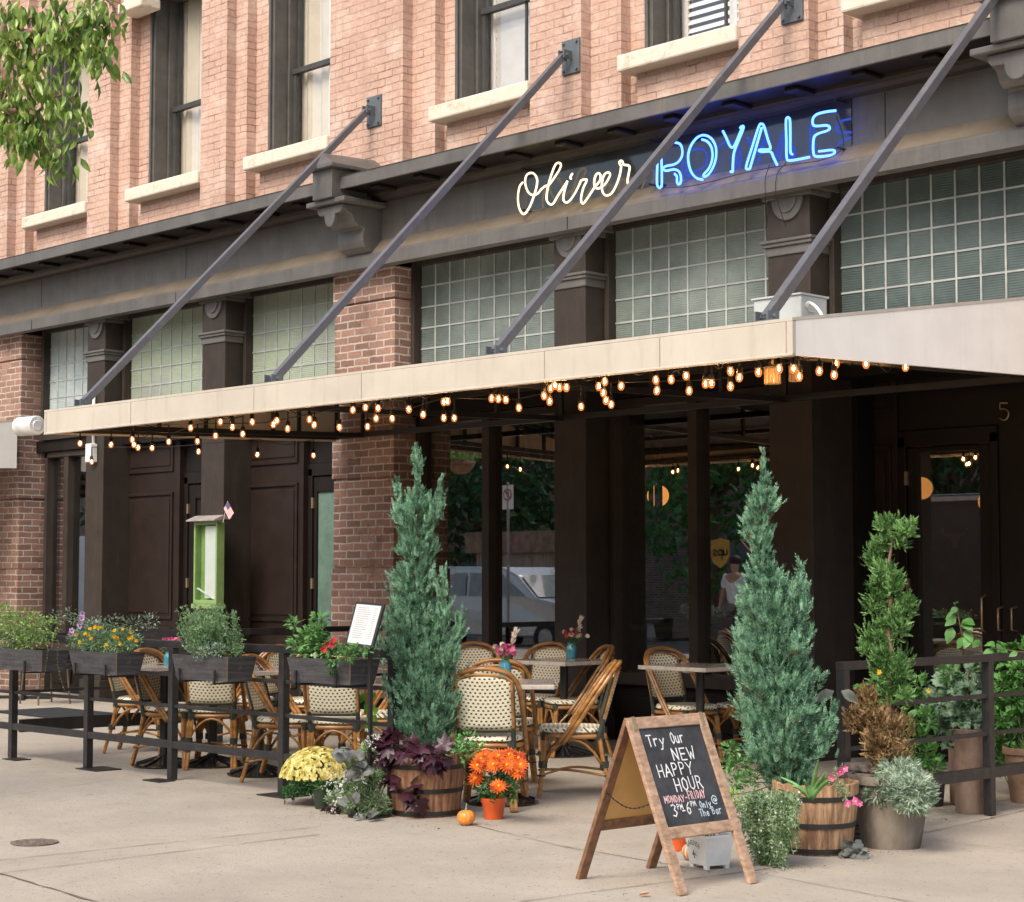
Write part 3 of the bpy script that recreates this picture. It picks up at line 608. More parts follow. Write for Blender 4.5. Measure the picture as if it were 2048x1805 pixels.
# ================================================================ neon signs
YN=YF-.17
def npx(x,y,Y=YN): return PY(1010+x*.34247,180+y*.34247,Y)
t=thing('neon_sign','white neon script sign reading Oliver on the dark fascia','neon sign',npx(105,725))
def stroke(parent,pts,matn,Y=YN,r=.009,k=5,name='neon_tube'):
    m=M(); P=[npx(x,y,Y) for x,y in pts]; m.tube(bez(P,k) if k>1 else P,r,6); return m.build(name,matn,parent,smooth=True)
OL=[[(29.2+x*.7449,350.4+y*.7449) for x,y in q] for q in [
[(100,255),(75,290),(62,370),(70,450),(95,498),(120,498),(155,445),(185,370),(208,290),(212,230),(190,190),(160,182),(130,200),(118,250),(130,305),(150,340),(180,355),(215,345),(245,310),(275,285)],
[(275,285),(310,270),(350,215),(385,160),(400,120),(385,103),(360,112),(335,165),(305,260),(288,350),(290,400),(315,428),(340,420),(375,360),(415,300),(450,245)],
[(450,245),(430,310),(418,370),(425,405),(450,412),(480,385),(515,330),(545,270)],[(490,185),(473,215),(479,230)],
[(545,270),(560,240),(595,232),(600,245),(575,300),(558,370),(560,410),(575,420),(600,390),(640,330),(665,290)],
[(665,290),(703,245),(710,205),(698,184),(678,192),(664,225),(660,265),(672,298),(697,303)],
[(697,303),(740,275),(772,228),(785,195),(773,178),(750,184),(730,215),(720,270),(724,325),(745,355),(775,355),(805,330),(840,260),(862,190),(872,130)],
[(872,130),(858,102),(868,86),(884,95),(890,116),(928,123),(938,140),(930,190),(922,240),(930,288),(950,292),(990,245)]]]
for s in OL: stroke(t,s,'neon_white',k=5 if len(s)>2 else 1,r=.009)
m=M(); q=[npx(90,500),npx(855,280),npx(855,590),npx(90,725)]
def backer(t,x0,x1,y0,y1,xm):   # rectangle on the plane between pixel columns
    a=npx(x0,0,YN+.045).x; b=npx(x1,0,YN+.045).x; z1=npx(xm,y0,YN+.045).z; z0=npx(xm,y1,YN+.045).z
    m=M(); m.box(a,YN+.045,z0,b,YN+.052,z1); m.build('backing_panel','plexi',t)
    for x in(a+.04,b-.04):
        for z in(z0+.04,z1-.04): m=M(); m.tube([(x,YN+.03,z),(x,YF-.001,z)],.01,6); m.build('standoff','iron_black',t)
    m=M(); m.box(a-.015,YF-.012,z0-.01,b+.015,YF-.0005,z1+.01); m.build('gloss_back','fascia_gloss',t)
backer(t,85,862,350,652,480)
t2=thing('neon_sign','blue neon capitals reading ROYALE on the dark fascia','neon sign',npx(900,570))
RO=[[(892,385),(889,460),(888,550),(902,572),(915,555),(915,450),(912,350)],
[(922,345),(928,325),(950,315),(1000,309),(1028,325),(1036,370),(1022,410),(990,435),(940,446),(924,460),(940,473),(990,465),(1018,480),(1028,515),(1024,545),(1012,552),(1004,535),(1004,508),(990,490)],
[(1155,525),(1118,515),(1085,475),(1069,400),(1082,335),(1118,283),(1160,265),(1205,285),(1231,335),(1232,395),(1216,450),(1190,492),(1166,508),(1160,495),(1190,460),(1208,415),(1212,370),(1202,328),(1178,300),(1150,290)],
[(1272,240),(1292,280),(1312,325),(1328,337),(1345,315),(1385,220)],[(1330,480),(1332,420),(1338,365),(1358,310),(1392,225),(1385,212),(1372,225)],[(1330,480),(1316,478)],
[(1430,460),(1420,463),(1408,450),(1440,345),(1482,215),(1498,200),(1512,212),(1535,290),(1550,335),(1540,348),(1492,349),(1484,357),(1500,362),(1550,362),(1568,395),(1590,440)],[(1430,460),(1465,340),(1500,218)],
[(1680,378),(1667,362),(1666,270),(1664,180),(1653,162),(1641,180),(1643,290),(1645,395),(1660,413),(1720,405),(1778,393)],
[(1932,122),(1880,128),(1825,142),(1800,165),(1797,198),(1815,212),(1875,208),(1896,220),(1884,238),(1825,258),(1803,285),(1801,365),(1820,390),(1905,382),(1925,366),(1912,352),(1832,360)]]
for s in RO: stroke(t2,s,'neon_blue',k=4 if len(s)>3 else 1,r=.0095)
backer(t2,868,1960,150,475,1400)
m=M(); m.tube(bez([npx(1935,160),npx(1970,260),npx(1965,350),npx(1850,410),npx(1650,440),npx(1420,480),npx(1100,560),npx(900,575)],6),.004,4)
m.tube(bez([npx(1640,430),npx(1590,490,YF-.15),npx(1580,600,YF-.15),npx(1600,680,YF-.15),npx(1640,800,YF-.06)],5),.003,4); m.tube(bez([npx(1545,440),npx(1520,520,YF-.15),npx(1520,640,YF-.15),npx(1525,820,YF-.06)],5),.003,4)
m.build('wiring','socket',t2)
# ================================================================ festoon bulbs
B4=[(465,830),(532,938),(645,838),(768,808),(778,838),(802,855),(883,857),(980,820),(1107,740),(1146,818),(1153,878),(1252,785),(1280,705),(1350,735),(1410,775),(1465,705),(1495,895),(1588,720),(1608,698),(1671,745),(1797,690),(1825,722),(1820,900),(1971,735)]
B5=[(83,735),(162,635),(235,620),(247,732),(297,685),(308,625),(390,685),(486,632),(570,662),(690,588),(712,585),(690,682),(751,682),(968,568),(1007,570),(1050,575),(1126,622),(1272,552),(1305,585),(1310,510),(1335,492),(1362,505),(1402,505),(1487,615),(1590,498),(1625,470),(1617,535),(1632,580),(1662,602),(1720,495),(1928,522),(1921,460),(2010,458)]
B6=[(70,435),(88,523),(183,482),(217,480),(328,410),(328,498),(380,445),(490,415),(610,395),(694,395),(727,440),(844,408),(942,365),(930,430),(1115,368),(1345,385)]
bl=[(x/2.904,600+y/2.904) for x,y in B4]+[(650+x/2.904,600+y/2.904) for x,y in B5]+[(1348+x/2.904,600+y/2.904) for x,y in B6]
pos=[]
for x,y in bl:
    p=PG(x,y,ZA0-.10)
    if p.y<YA+.12: p=PY(x,y,YA+.12)
    if p.x>XA1-.12: p=PXx(x,y,XA1-.14)
    if p.y>11.3: p=PY(x,y,11.3)
    pos.append(p)
def bulbmesh():
    out=[]
    s=M(); K=.98; s.lathe([(.0,.058),(.012,.056),(.017,.05),(.018,.028),(.02,.024),(.019,.018),(.0,.018)],8)
    c=M(); c.lathe([(.0,-.036),(.012,-.033),(.0195,-.022),(.0225,-.008),(.021,.004),(.015,.014),(.0125,.022)],12)
    f=M(); f.lathe([(.0,-.02),(.0045,-.016),(.0065,-.004),(.003,.008),(0,.010)],6)
    for q in(s,c,f): q.v=[p*K for p in q.v]
    return s,c,f
rows=[('front string of amber festoon bulbs along the awning front edge',[p for p in pos if p.y<YA+.5]),('middle string of amber festoon bulbs under the awning',[p for p in pos if YA+.5<=p.y<9.9]),('back string of amber festoon bulbs nearest the shop windows',[p for p in pos if p.y>=9.9])]
first=None
for lb,ps in rows:
    ps=sorted(ps,key=lambda p:p.x); t=thing('festoon_lights',lb,'string lights',ps[0],0,'amber festoon light strings under the awning')
    wz=ZA0+.05; m=M(); pts=[]
    for k,p in enumerate(ps):
        pts.append(V((p.x,p.y,max(p.z+.07,min(wz,p.z+.14)))))
        if k<len(ps)-1: q=ps[k+1]; pts.append(V(((p.x+q.x)/2,(p.y+q.y)/2,wz-.03-.04*R.random())))
    m.tube(pts,.0045,4)
    for k,p in enumerate(ps): m.tube([p+V((0,0,.05)),pts[2*k]],.006,5)
    m.build('cord','socket',t)
    for p in ps:
        if first is None:
            s,c,f=bulbmesh(); b=c.build('bulb','bulb_glow',None,smooth=True); so_=s.build('socket','socket',None,smooth=True); fo=f.build('filament','bulb_core',None,smooth=True)
            first=(b,so_,fo); so_.parent=b; fo.parent=b
            trio=first
        else:
            trio=tuple(o.copy() for o in first)
            for o in trio: COL.objects.link(o)
            trio[1].parent=trio[0]; trio[2].parent=trio[0]
        trio[0].parent=t; trio[0].location=p-t.location
        trio[0].rotation_euler=(R.uniform(-.08,.08),R.uniform(-.08,.08),0)
# jelly-jar lamps under the corner
mat('jar_glass',(.30,.18,.08),.2,var=.2,emit=(1,.45,.12),es=.12)
for px,py,s,lb in((1545,752,1.,'larger caged jar lamp hanging under the awning corner'),(1590,748,.8,'smaller jar lamp hanging just right of the caged one')):
    c=PY(px,py,8.75 if s==1 else 9.4); t=thing('jar_lamp',lb,'lamp',c,0)
    m=M(); m.lathe([(.04*s,-.05),(.045*s,-.045),(.045*s,.04),(.0,.045)],14,c); m.build('jar','jar_glass',t,smooth=.6)
    m=M()
    for k in range(8): q=2*PI*k/8; m.tube([c+V((.048*s*math.cos(q),.048*s*math.sin(q),-.05)),c+V((.048*s*math.cos(q),.048*s*math.sin(q),.045))],.002,4)
    m.lathe([(.05*s,.045),(.055*s,.05),(.02*s,.065),(.0,.066)],14,c); m.tube([c+V((0,0,.06)),(c.x,c.y,ZA0+.1)],.008,6); m.build('cage','brass',t,smooth=.6)
# ================================================================ fences
FX=[PG(13,1518).x,PG(175,1538).x,PG(358,1560).x,PG(565,1592).x]; FY=7.46; FX.append(FX[3]+1.1)
def fence(name_lb,A,B_,posts,zr=((.925,.975,.05),(.725,.75,.025),(.505,.53,.025),(.225,.275,.045)),plates=True,skip=()):
    A=V(A);B_=V(B_);d=(B_-A).normalized(); n=V((-d.y,d.x,0)); t=thing('railing',name_lb,'railing',(A.x,A.y,0),0,'black steel terrace railings')
    for z0,z1,w in zr:
        m=M(); m.bar(A+V((0,0,(z0+z1)/2)),B_+V((0,0,(z0+z1)/2)),w,z1-z0); m.build('rail','iron_black',t,bev=.003)
    for k,s in enumerate(posts):
        p=A+d*s; m=M(); m.bar(p+V((0,0,.006)),p+V((0,0,.924)),.054,.054,up=d); m.build('post','iron_black',t,bev=.003)
        if plates and k not in skip:
            m=M(); q=p+ (n*.0); e=d*.14 if k%2 else d*.10; a=n*.11 if k%2 else n*.07
            off=[d*.12-n*.03,d*.10+n*.03,-d*.03-n*.09,V((0,0,0)),V((0,0,0))][k%5]
            q=p+off; m.prism([q-e-a,q+e-a,q+e+a,q-e+a],(0,0,.008)); m.build('base_plate','iron_black',t)
    return t
fence('long black steel railing along the front of the terrace carrying the planters',(FX[0]-.45,FY,0),(FX[4],FY,0),[FX[0]-FX[0]+.45]+[FX[k]-FX[0]+.45 for k in(1,2,3,4)])
fence('black steel railing returning from the left front corner to the building',(FX[0],FY+.06,0),(FX[0],11.6,0),[1.9,3.9],zr=((.925,.975,.045),(.725,.75,.02),(.505,.53,.02),(.20,.30,.045)),plates=False)
p2=PG(1980,1632); xf=p2.x; yf1=PXx(1679,1323,xf).y
fence('black steel railing right of the entrance planters running back to the door',(xf,yf1,0),(xf,11.9,0),[0.03,p2.y-yf1,2*(p2.y-yf1)],zr=((.915,.96,.055),(.70,.725,.03),(.475,.50,.03),(.225,.29,.05)),plates=False)
# ================================================================ planter boxes
mat('planter_wood',(.048,.048,.052),.6,var=.25,scale=3,stretch=(1,1,14),bump=.4,bs=12,col2=(.085,.085,.09))
mat('planter_edge',(.17,.11,.06),.7)
mat('soil',(.045,.028,.018),.95,var=.4,scale=40,bump=.8,bs=60)
grime('planter_wood',(.16,.14,.12),.5,20,(1,1,1),.56,.66)
def planter(x0,x1,y0,z0,z1,label,dy=.23):
    t=thing('planter_box',label,'planter box',(x0,y0,z0),0,'black wooden planter boxes on the railing'); sl_=.035; w=.02
    m=M(); a=(x0+sl_,y0+sl_*.6,x1-sl_,y0+dy-sl_*.6); b=(x0,y0,x1,y0+dy)
    def R4(q,z): return [(q[0],q[1],z),(q[2],q[1],z),(q[2],q[3],z),(q[0],q[3],z)]
    bi=(b[0]+w,b[1]+w,b[2]-w,b[3]-w)
    vs=R4(a,z0)+R4(b,z1)+R4(bi,z1)+R4(bi,z1-.05)
    m.add(vs,[(0,3,2,1)]+[(i,(i+1)%4,4+(i+1)%4,4+i) for i in range(4)]+[(4+i,4+(i+1)%4,8+(i+1)%4,8+i) for i in range(4)]+[(8+i,8+(i+1)%4,12+(i+1)%4,12+i) for i in range(4)])
    m.build('box','planter_wood',t)
    m=M(); m.bar((x1-sl_-.001,y0+sl_*.6-.002,z0+.004),(x1-.002,y0-.002,z1-.004),.007,.007); m.build('worn_corner','planter_edge',t)
    m=M(); m.box(bi[0],bi[1],z1-.06,bi[2],bi[3],z1-.022); m.build('soil','soil',t)
    for u in(.16,.78):
        m=M(); x=x0+(x1-x0)*u; m.box(x-.010,y0+sl_*.6-.035,z0-.012,x+.010,y0+sl_*.6-.022,z0+.075); m.box(x-.010,y0+sl_*.6-.035,z0-.018,x+.010,y0+dy,z0-.006); m.build('bracket','iron_black',t)
    return t
YP=FY-.34
pl=[]
for (xl,xr,y1,y0,lb) in((-60,84,1298,1340,'black planter box at the left edge full of light green trailing herbs'),(137,234,1304,1349,'black planter box of yellow marigolds and lilac petunias'),(343,456,1312,1362,'black planter box of feathery rosemary, third along the railing'),(573,702,1318,1368,'black planter box with broad leafy plant beside the menu stand')):
    a=PY(xl,(y0+y1)/2,YP); b=PY(xr,(y0+y1)/2,YP); z1=PY((xl+xr)/2,y1,YP).z; z0=PY((xl+xr)/2,y0,YP).z
    pl.append((a.x,b.x,YP,z0,z1)); planter(a.x,b.x,YP,z0,z1,lb)
planter(FX[0]-.16,FX[0]+.14,8.1,.76,.98,'black planter box behind on the side railing with grey green plants',dy=1.0)
# ================================================================ rattan chairs
def weave():
    m=bpy.data.materials.new('woven'); m.use_nodes=True; n=m.node_tree; L=n.links.new; b=n.nodes['Principled BSDF']; b.inputs['Roughness'].default_value=.45
    def mt(op,a,b_=None,c=None):
        x=n.nodes.new('ShaderNodeMath'); x.operation=op
        for i,v in enumerate((a,b_,c)):
            if v is None: continue
            if hasattr(v,'links'): L(v,x.inputs[i])
            else: x.inputs[i].default_value=v
        return x.outputs[0]
    tc=n.nodes.new('ShaderNodeTexCoord'); sx=n.nodes.new('ShaderNodeSeparateXYZ'); L(tc.outputs['Object'],sx.inputs[0])
    u=mt('MULTIPLY',sx.outputs[0],33.); v=mt('MULTIPLY',mt('SUBTRACT',sx.outputs[2],sx.outputs[1]),35.)
    row=mt('FLOOR',v); u2=mt('ADD',u,mt('MULTIPLY',mt('MODULO',mt('ADD',row,200.),2.),.5))
    du=mt('LESS_THAN',mt('FRACT',mt('ADD',u2,100.)),.44); dv=mt('LESS_THAN',mt('FRACT',mt('ADD',v,100.)),.47); k=mt('MULTIPLY',du,dv)
    mx=n.nodes.new('ShaderNodeMix'); mx.data_type='RGBA'; mx.inputs[6].default_value=(.82,.76,.57,1); mx.inputs[7].default_value=(.035,.05,.035,1); L(k,mx.inputs[0]); L(mx.outputs[2],b.inputs['Base Color'])
    bp_=n.nodes.new('ShaderNodeBump'); bp_.inputs['Strength'].default_value=.4; bp_.inputs['Distance'].default_value=.004; bp_.invert=True; L(k,bp_.inputs['Height']); L(bp_.outputs[0],b.inputs['Normal']); MATS['woven']=m
weave()
mat('rattan',(.37,.155,.04),.28,var=.28,scale=5,stretch=(1,1,3),col2=(.50,.25,.075),coat=.3)
mat('wrap',(.028,.038,.03),.5,bump=.3,bs=200)
def mirror(p): return V((-p[0],p[1],p[2]))
def make_chair(label):
    t=thing('rattan_chair',label,'chair',(0,0,0),0,'rattan bistro chairs on the terrace')
    # seat
    m=M(); n=28; prof=[(.90,.425),(1.0,.435),(1.0,.452),(.95,.465),(.6,.462)]
    vs=[];fs=[]
    for s_,z in prof:
        for k in range(n):
            q=2*PI*k/n; c,s=math.cos(q),math.sin(q); e=.55
            vs.append((.205*s_*abs(c)**e*(1 if c>0 else -1)*(1-.10*(s<0)*abs(s)),.205*s_*abs(s)**e*(1 if s>0 else -1),z))
    for i in range(4):
        for k in range(n): k2=(k+1)%n; fs.append((i*n+k,i*n+k2,(i+1)*n+k2,(i+1)*n+k))
    fs+= [tuple(range(n-1,-1,-1)),tuple(4*n+k for k in range(n))]; m.add(vs,fs); m.build('seat','woven',t,smooth=.7)
    m=M(); m.tube([(.195*abs(math.cos(q))**.55*(1 if math.cos(q)>0 else -1),.195*abs(math.sin(q))**.55*(1 if math.sin(q)>0 else -1),.405) for q in [2*PI*k/24+.01 for k in range(24)]],.016,7,closed=True)
    # arched braces
    def arc(a,b,zt_,k=8,r=.010):
        a,b=V(a),V(b); pts=[]
        for i in range(k+1):
            s=i/k; p=a.lerp(b,s); p.z=a.z+(zt_-a.z)*math.sin(PI*s)**.8; pts.append(p)
        m.tube(pts,r,6)
    for y in(.185,-.2): arc((-.175,y,.22),(.175,y,.22),.385)
    for x in(.185,-.185): arc((x,-.2,.22),(x,.18,.22),.385)
    m.tube(bez([(-.19,.19,.15),(0,0,.185),(.19,-.22,.15)],4),.009,6); m.tube(bez([(.19,.19,.15),(0,0,.165),(-.19,-.22,.15)],4),.009,6)
    m.build('seat_frame','rattan',t,smooth=True)
    for sx in(-1,1):
        for front in(1,0):
            m=M()
            if front: top=(.165*sx,.165,.41);mid=(.178*sx,.178,.22);ft=(.198*sx,.205,0.006); o2=V((-.022*sx,.006,0))
            else: top=(.165*sx,-.185,.41);mid=(.178*sx,-.215,.22);ft=(.19*sx,-.275,0.006); o2=V((-.022*sx,-.004,0))
            P=bez([top,mid,ft],4); m.tube(P,.0145,8); P2=[p+o2 for p in P]; P2[-1].z=.006; m.tube(P2,.0125,8)
            m.cur=1; c=V(mid)+o2/2; m.tube([c+V((0,0,-.022)),c+V((0,0,.022))],.029,8); c=V(top)+o2/2; m.tube([c+V((0,0,-.03)),c+V((0,0,.02))],.027,8); c=V(ft)*.34+V(mid)*.66+o2/2; m.tube([c+V((0,0,-.006)),c+V((0,0,.006))],.028,8)
            m.build('leg',['rattan','wrap'],t,smooth=.6)
    # woven back
    m=M(); nx,nz=12,10; vs=[];fs=[]
    def bpnt(x,z): return V((x,-.205-.10*((z-.50)/.36)-.02*(1-(x/.17)**2),z))
    for j in range(nz+1):
        for i in range(nx+1):
            x=-.165+.33*i/nx; top=.80+.055*math.sqrt(max(0,1-(x/.172)**2)); z=.505+(top-.505)*j/nz; vs.append(bpnt(x,z))
    for j in range(nz):
        for i in range(nx): a=j*(nx+1)+i; fs.append((a,a+1,a+nx+2,a+nx+1))
    m.add(vs,fs); m.build('backrest','woven',t,smooth=True,solid=.012)
    # frames of the back
    m=M(); top=[bpnt(x,.80+.055*math.sqrt(max(0,1-(x/.172)**2))) for x in [-.168+.336*i/12 for i in range(13)]]
    m.tube([bpnt(-.168,.50)]+top+[bpnt(.168,.50)],.011,6); m.cur=1
    m.tube([bpnt(-.168,.498),bpnt(0,.498)+V((0,.0,0)),bpnt(.168,.498)],.011,6)
    for sx in(-1,1): m.tube([(.168*sx,-.185,.40),(.168*sx,-.2,.47),bpnt(.168*sx,.52)],.0155,8); m.tube([bpnt(.176*sx,.52)+V((0,.012,0)),bpnt(.176*sx,.80)+V((0,.012,0))],.008,6)
    m.build('back_frame',['rattan','wrap'],t,smooth=.6)
    m=M(); half=[(.212,.055,.355),(.215,-.03,.47),(.213,-.14,.64),(.200,-.235,.78),(.15,-.29,.855),(.075,-.318,.885),(0,-.326,.893)]
    full=half+[(-p[0],p[1],p[2]) for p in half[-2::-1]]
    P=bez(full,4); m.tube(P,.0145,8); m.tube([p+V((0,.029,.004)) for p in P],.0135,8)
    m.build('arch','rattan',t,smooth=True)
    return t
# placed by the seat centre ('s'), by the rear right foot ('r') or by the front left foot ('f'); angle = facing direction
chairs=[('r',207,1508,38,'leftmost rattan chair seen side on, behind the second railing post'),('r',262,1533,22,'second rattan chair from the left, half hidden by the marigold planter'),
('r',470,1542,134,'rattan chair seen from behind under the rosemary planter'),('r',482,1566,32,'rattan chair seen side on left of the fourth railing post'),('r',718,1575,131,'rattan chair seen from behind under the leafy planter by the menu stand'),
('s',492,1396,205,'rattan chair facing left behind the rosemary planter'),('s',745,1425,215,'rattan chair behind the menu stand, mostly hidden by the conifer'),('r',1031,1626,128,'nearest rattan chair, back to us, right of the left conifer'),
('s',1008,1440,128,'rattan chair just behind the nearest one, left of the pink flower vase'),('f',1078,1597,224,'rattan chair seen from its side, alone in the gap left of the chalkboard'),('f',1106,1517,238,'rattan chair facing left beside the table with the red flower vase'),
('s',1068,1392,-75,'rattan chair facing us behind the pink flower vase under the window'),('s',962,1392,-30,'dark rattan chair under the window, just right of the conifer tip'),('s',1372,1410,-8,'rattan chair at the stone table left of the right conifer'),
('s',1492,1408,190,'rattan chair half hidden behind the right conifer'),('s',620,1398,-60,'rattan chair hidden behind the fourth railing post')]
base=None
for mode,px,py,ang,lb in chairs:
    rz=math.radians(ang-90); rot=Matrix.Rotation(rz,3,'Z')
    if mode=='s': p=PG(px,py,.445)
    else: p=PG(px,py)-rot@(V((.19,-.275,0)) if mode=='r' else V((-.198,.205,0)))
    p.z=0
    if base is None: base=make_chair(lb); base.location=p; base.rotation_euler=(0,0,rz); base.scale=(1,1,.97)
    else: clone(base,p,rz,lb)
# ================================================================ tables
mat('table_stone',(.46,.41,.35),.22,var=.12,scale=25,coat=.4)
def make_table(label,p,rz,s=.33):
    t=thing('bistro_table',label,'table',p,rz,'stone topped bistro tables')
    def bb(n,m,mt,**k): return m.build(n,mt,t,shift=False,**k)
    m=M(); m.box(-s,-s,.73,s,s,.76); bb('tabletop',m,'table_stone',bev=.004)
    m=M(); m.tube([(0,0,.03),(0,0,.725)],.033,14); m.box(-.16,-.16,.718,.16,.16,.729); bb('column',m,'frame_black',smooth=.6)
    m=M(); m.lathe([(.225,.0),(.232,.012),(.20,.022),(.12,.04),(.06,.065),(.04,.09)],28)
    for k in range(10): q=2*PI*k/10; m.tube([(.215*math.cos(q),.215*math.sin(q),.018),(.05*math.cos(q),.05*math.sin(q),.068)],.012,5)
    bb('base',m,'iron_gloss',smooth=.6); return t
mat('iron_gloss',(.012,.012,.013),.18,coat=.5)
def tp(px,py): q=PG(px,py,.76); q.z=0; return q
tables=[(tp(330,1330),0,'stone topped table at the left with the teal vase, behind the marigolds'),(tp(520,1338),0,'stone topped table behind the rosemary planter'),(tp(1004,1364),-PI/4,'pale table with the teal jar of pink flowers by the nearest chair'),
(tp(1128,1320),0,'table against the window with the red flower jar'),(tp(1400,1331),0,'table left of the right conifer'),(PG(425,1532),0,'table hidden behind the railing whose black foot shows under the rosemary chair')]
for i,(p,rz,lb) in enumerate(tables):
    p.z=0; make_table(lb,p,rz)
# ================================================================ foliage helpers
UP=V((0,0,1))
def lobed(m,p,d,nrm,L,kind='lobe',r=R):
    d=V(d).normalized(); x=d.cross(V(nrm)); x=x.normalized() if x.length>1e-4 else d.orthogonal().normalized(); z=x.cross(d).normalized()
    prof=[(-30,.35),(10,.62),(30,.46),(52,.80),(68,.58),(90,1.05),(112,.58),(128,.80),(150,.46),(170,.62),(210,.35)] if kind=='lobe' else [(-35,.45),(-5,.58),(18,.66),(42,.62),(66,.74),(90,.70),(114,.74),(138,.62),(162,.66),(185,.58),(215,.45)]
    p=V(p); c=p+d*L*.30+z*L*.06; vs=[p,c]; bend=r.uniform(.05,.35)
    for a,q in prof:
        a=math.radians(a); u,v=math.cos(a)*q*L*.72,math.sin(a)*q*L*.72+L*.12; vs.append(p+x*u+d*v-z*bend*(u*u+v*v)/L*.8+z*L*.05*r.uniform(-1,1))
    n=len(prof); m.add(vs,[(1,2+i,3+i) for i in range(n-1)]+[(0,2,1),(0,1,1+n)])
def leafmat(name,c,c2=None,rough=.5,trans=.22,scale=9,var=.3): return mat(name,c,rough,var=var,scale=scale,col2=c2,trans=trans,spec=.4,detail=2)
leafmat('juniper',(.035,.14,.068),(.30,.55,.35),.6,.12,19); leafmat('juniper_twig',(.16,.06,.03),None,.8,0)
leafmat('cedar',(.055,.17,.03),(.22,.42,.13),.5,.15,14); leafmat('cedar_brown',(.20,.11,.04),(.52,.36,.17),.7,.15,16)
leafmat('herb',(.15,.34,.05),(.40,.58,.18)); leafmat('rosemary',(.13,.30,.11),(.34,.52,.27)); leafmat('leaf_mid',(.055,.20,.035),(.16,.38,.10)); leafmat('leaf_dark',(.02,.09,.025),(.06,.20,.055))
leafmat('leaf_silver',(.10,.20,.13),(.34,.44,.36)); leafmat('lavender',(.20,.33,.20),(.50,.62,.47)); leafmat('leaf_purple',(.022,.006,.013),(.075,.02,.036),.35,.1); leafmat('leaf_greypurple',(.08,.085,.08),(.22,.235,.21),.4,.1)
leafmat('leaf_lime',(.14,.40,.02),(.30,.58,.06)); leafmat('leaf_basil',(.09,.28,.06),(.26,.52,.18),.35); leafmat('leaf_grey',(.20,.24,.20),(.32,.36,.30)); leafmat('street_leaf',(.09,.23,.03),(.38,.52,.12),.25,.3,11); leafmat('trail',(.17,.33,.12),(.46,.60,.34)); leafmat('leaf_variegated',(.05,.15,.06),(.24,.36,.24))
mat('stem_green',(.10,.17,.05),.7); mat('stem_brown',(.12,.07,.04),.8); mat('bark',(.26,.16,.11),.85,bump=.5,bs=30)
for n_,c,c2 in(('pet_yellow',(.88,.76,.10),(.95,.90,.42)),('pet_marigold',(.85,.42,.005),(.95,.66,.01)),('pet_orange',(.80,.07,.008),(.95,.22,.02)),('pet_lilac',(.50,.30,.58),(.72,.52,.78)),('pet_pink',(.72,.04,.20),(.9,.25,.45)),('pet_red',(.40,.015,.015),(.70,.05,.06)),('pet_white',(.75,.78,.70),(.9,.9,.85)),('pet_cream',(.72,.52,.42),(.88,.75,.6)),('eye_dark',(.05,.005,.06),None),('eye_yellow',(.9,.45,.01),None)):
    leafmat(n_,c,c2,.55,.15,20)
def spray(m,p,d,L,r=R,w=.009,k=4):
    d=d.normalized(); s=d.orthogonal().normalized(); s=Matrix.Rotation(r.uniform(0,6.28),3,d)@s; n=d.cross(s)
    m.leaf(p,d,n,L,w,.1,-.05,1)
    for i in range(k):
        t=(i+.4)/k; q=p+d*L*t*.85; l=L*(.55-.3*t)
        for e in(-1,1): m.leaf(q,d*.8+s*e*.75+n*r.uniform(-.35,.35),n,l,w*.95,.1,-.1,1)
def plume(m,p,d,L,r=R,w=.0042,k=6):
    d=d.normalized(); s=d.orthogonal().normalized(); s=Matrix.Rotation(r.uniform(0,6.28),3,d)@s; n=d.cross(s); b=rv(.25,r)
    q=V(p); st=L/k
    for i in range(k):
        t=i/k; dd=(d+b*t+UP*.25*t).normalized(); l=L*(.34-.20*t)*r.uniform(.75,1.25)
        for e in(-1,1): m.leaf(q,dd*.95+s*e*.62+n*r.uniform(-.3,.3),n,l,w*1.5,.1,-.1,1)
        if i%2==0: m.leaf(q,dd*.9+n*r.choice((-1,1))*.6,s,l,w*1.5,.1,-.1,1)
        m.leaf(q,dd,n,st*1.7,w,.1,0,1); q=q+dd*st
def envat(env,y):
    for i in range(len(env)-1):
        if env[i][0]<=y<=env[i+1][0]:
            t=(y-env[i][0])/(env[i+1][0]-env[i][0]); return [env[i][k]*(1-t)+env[i+1][k]*t for k in(1,2)]
    return env[-1][1:]
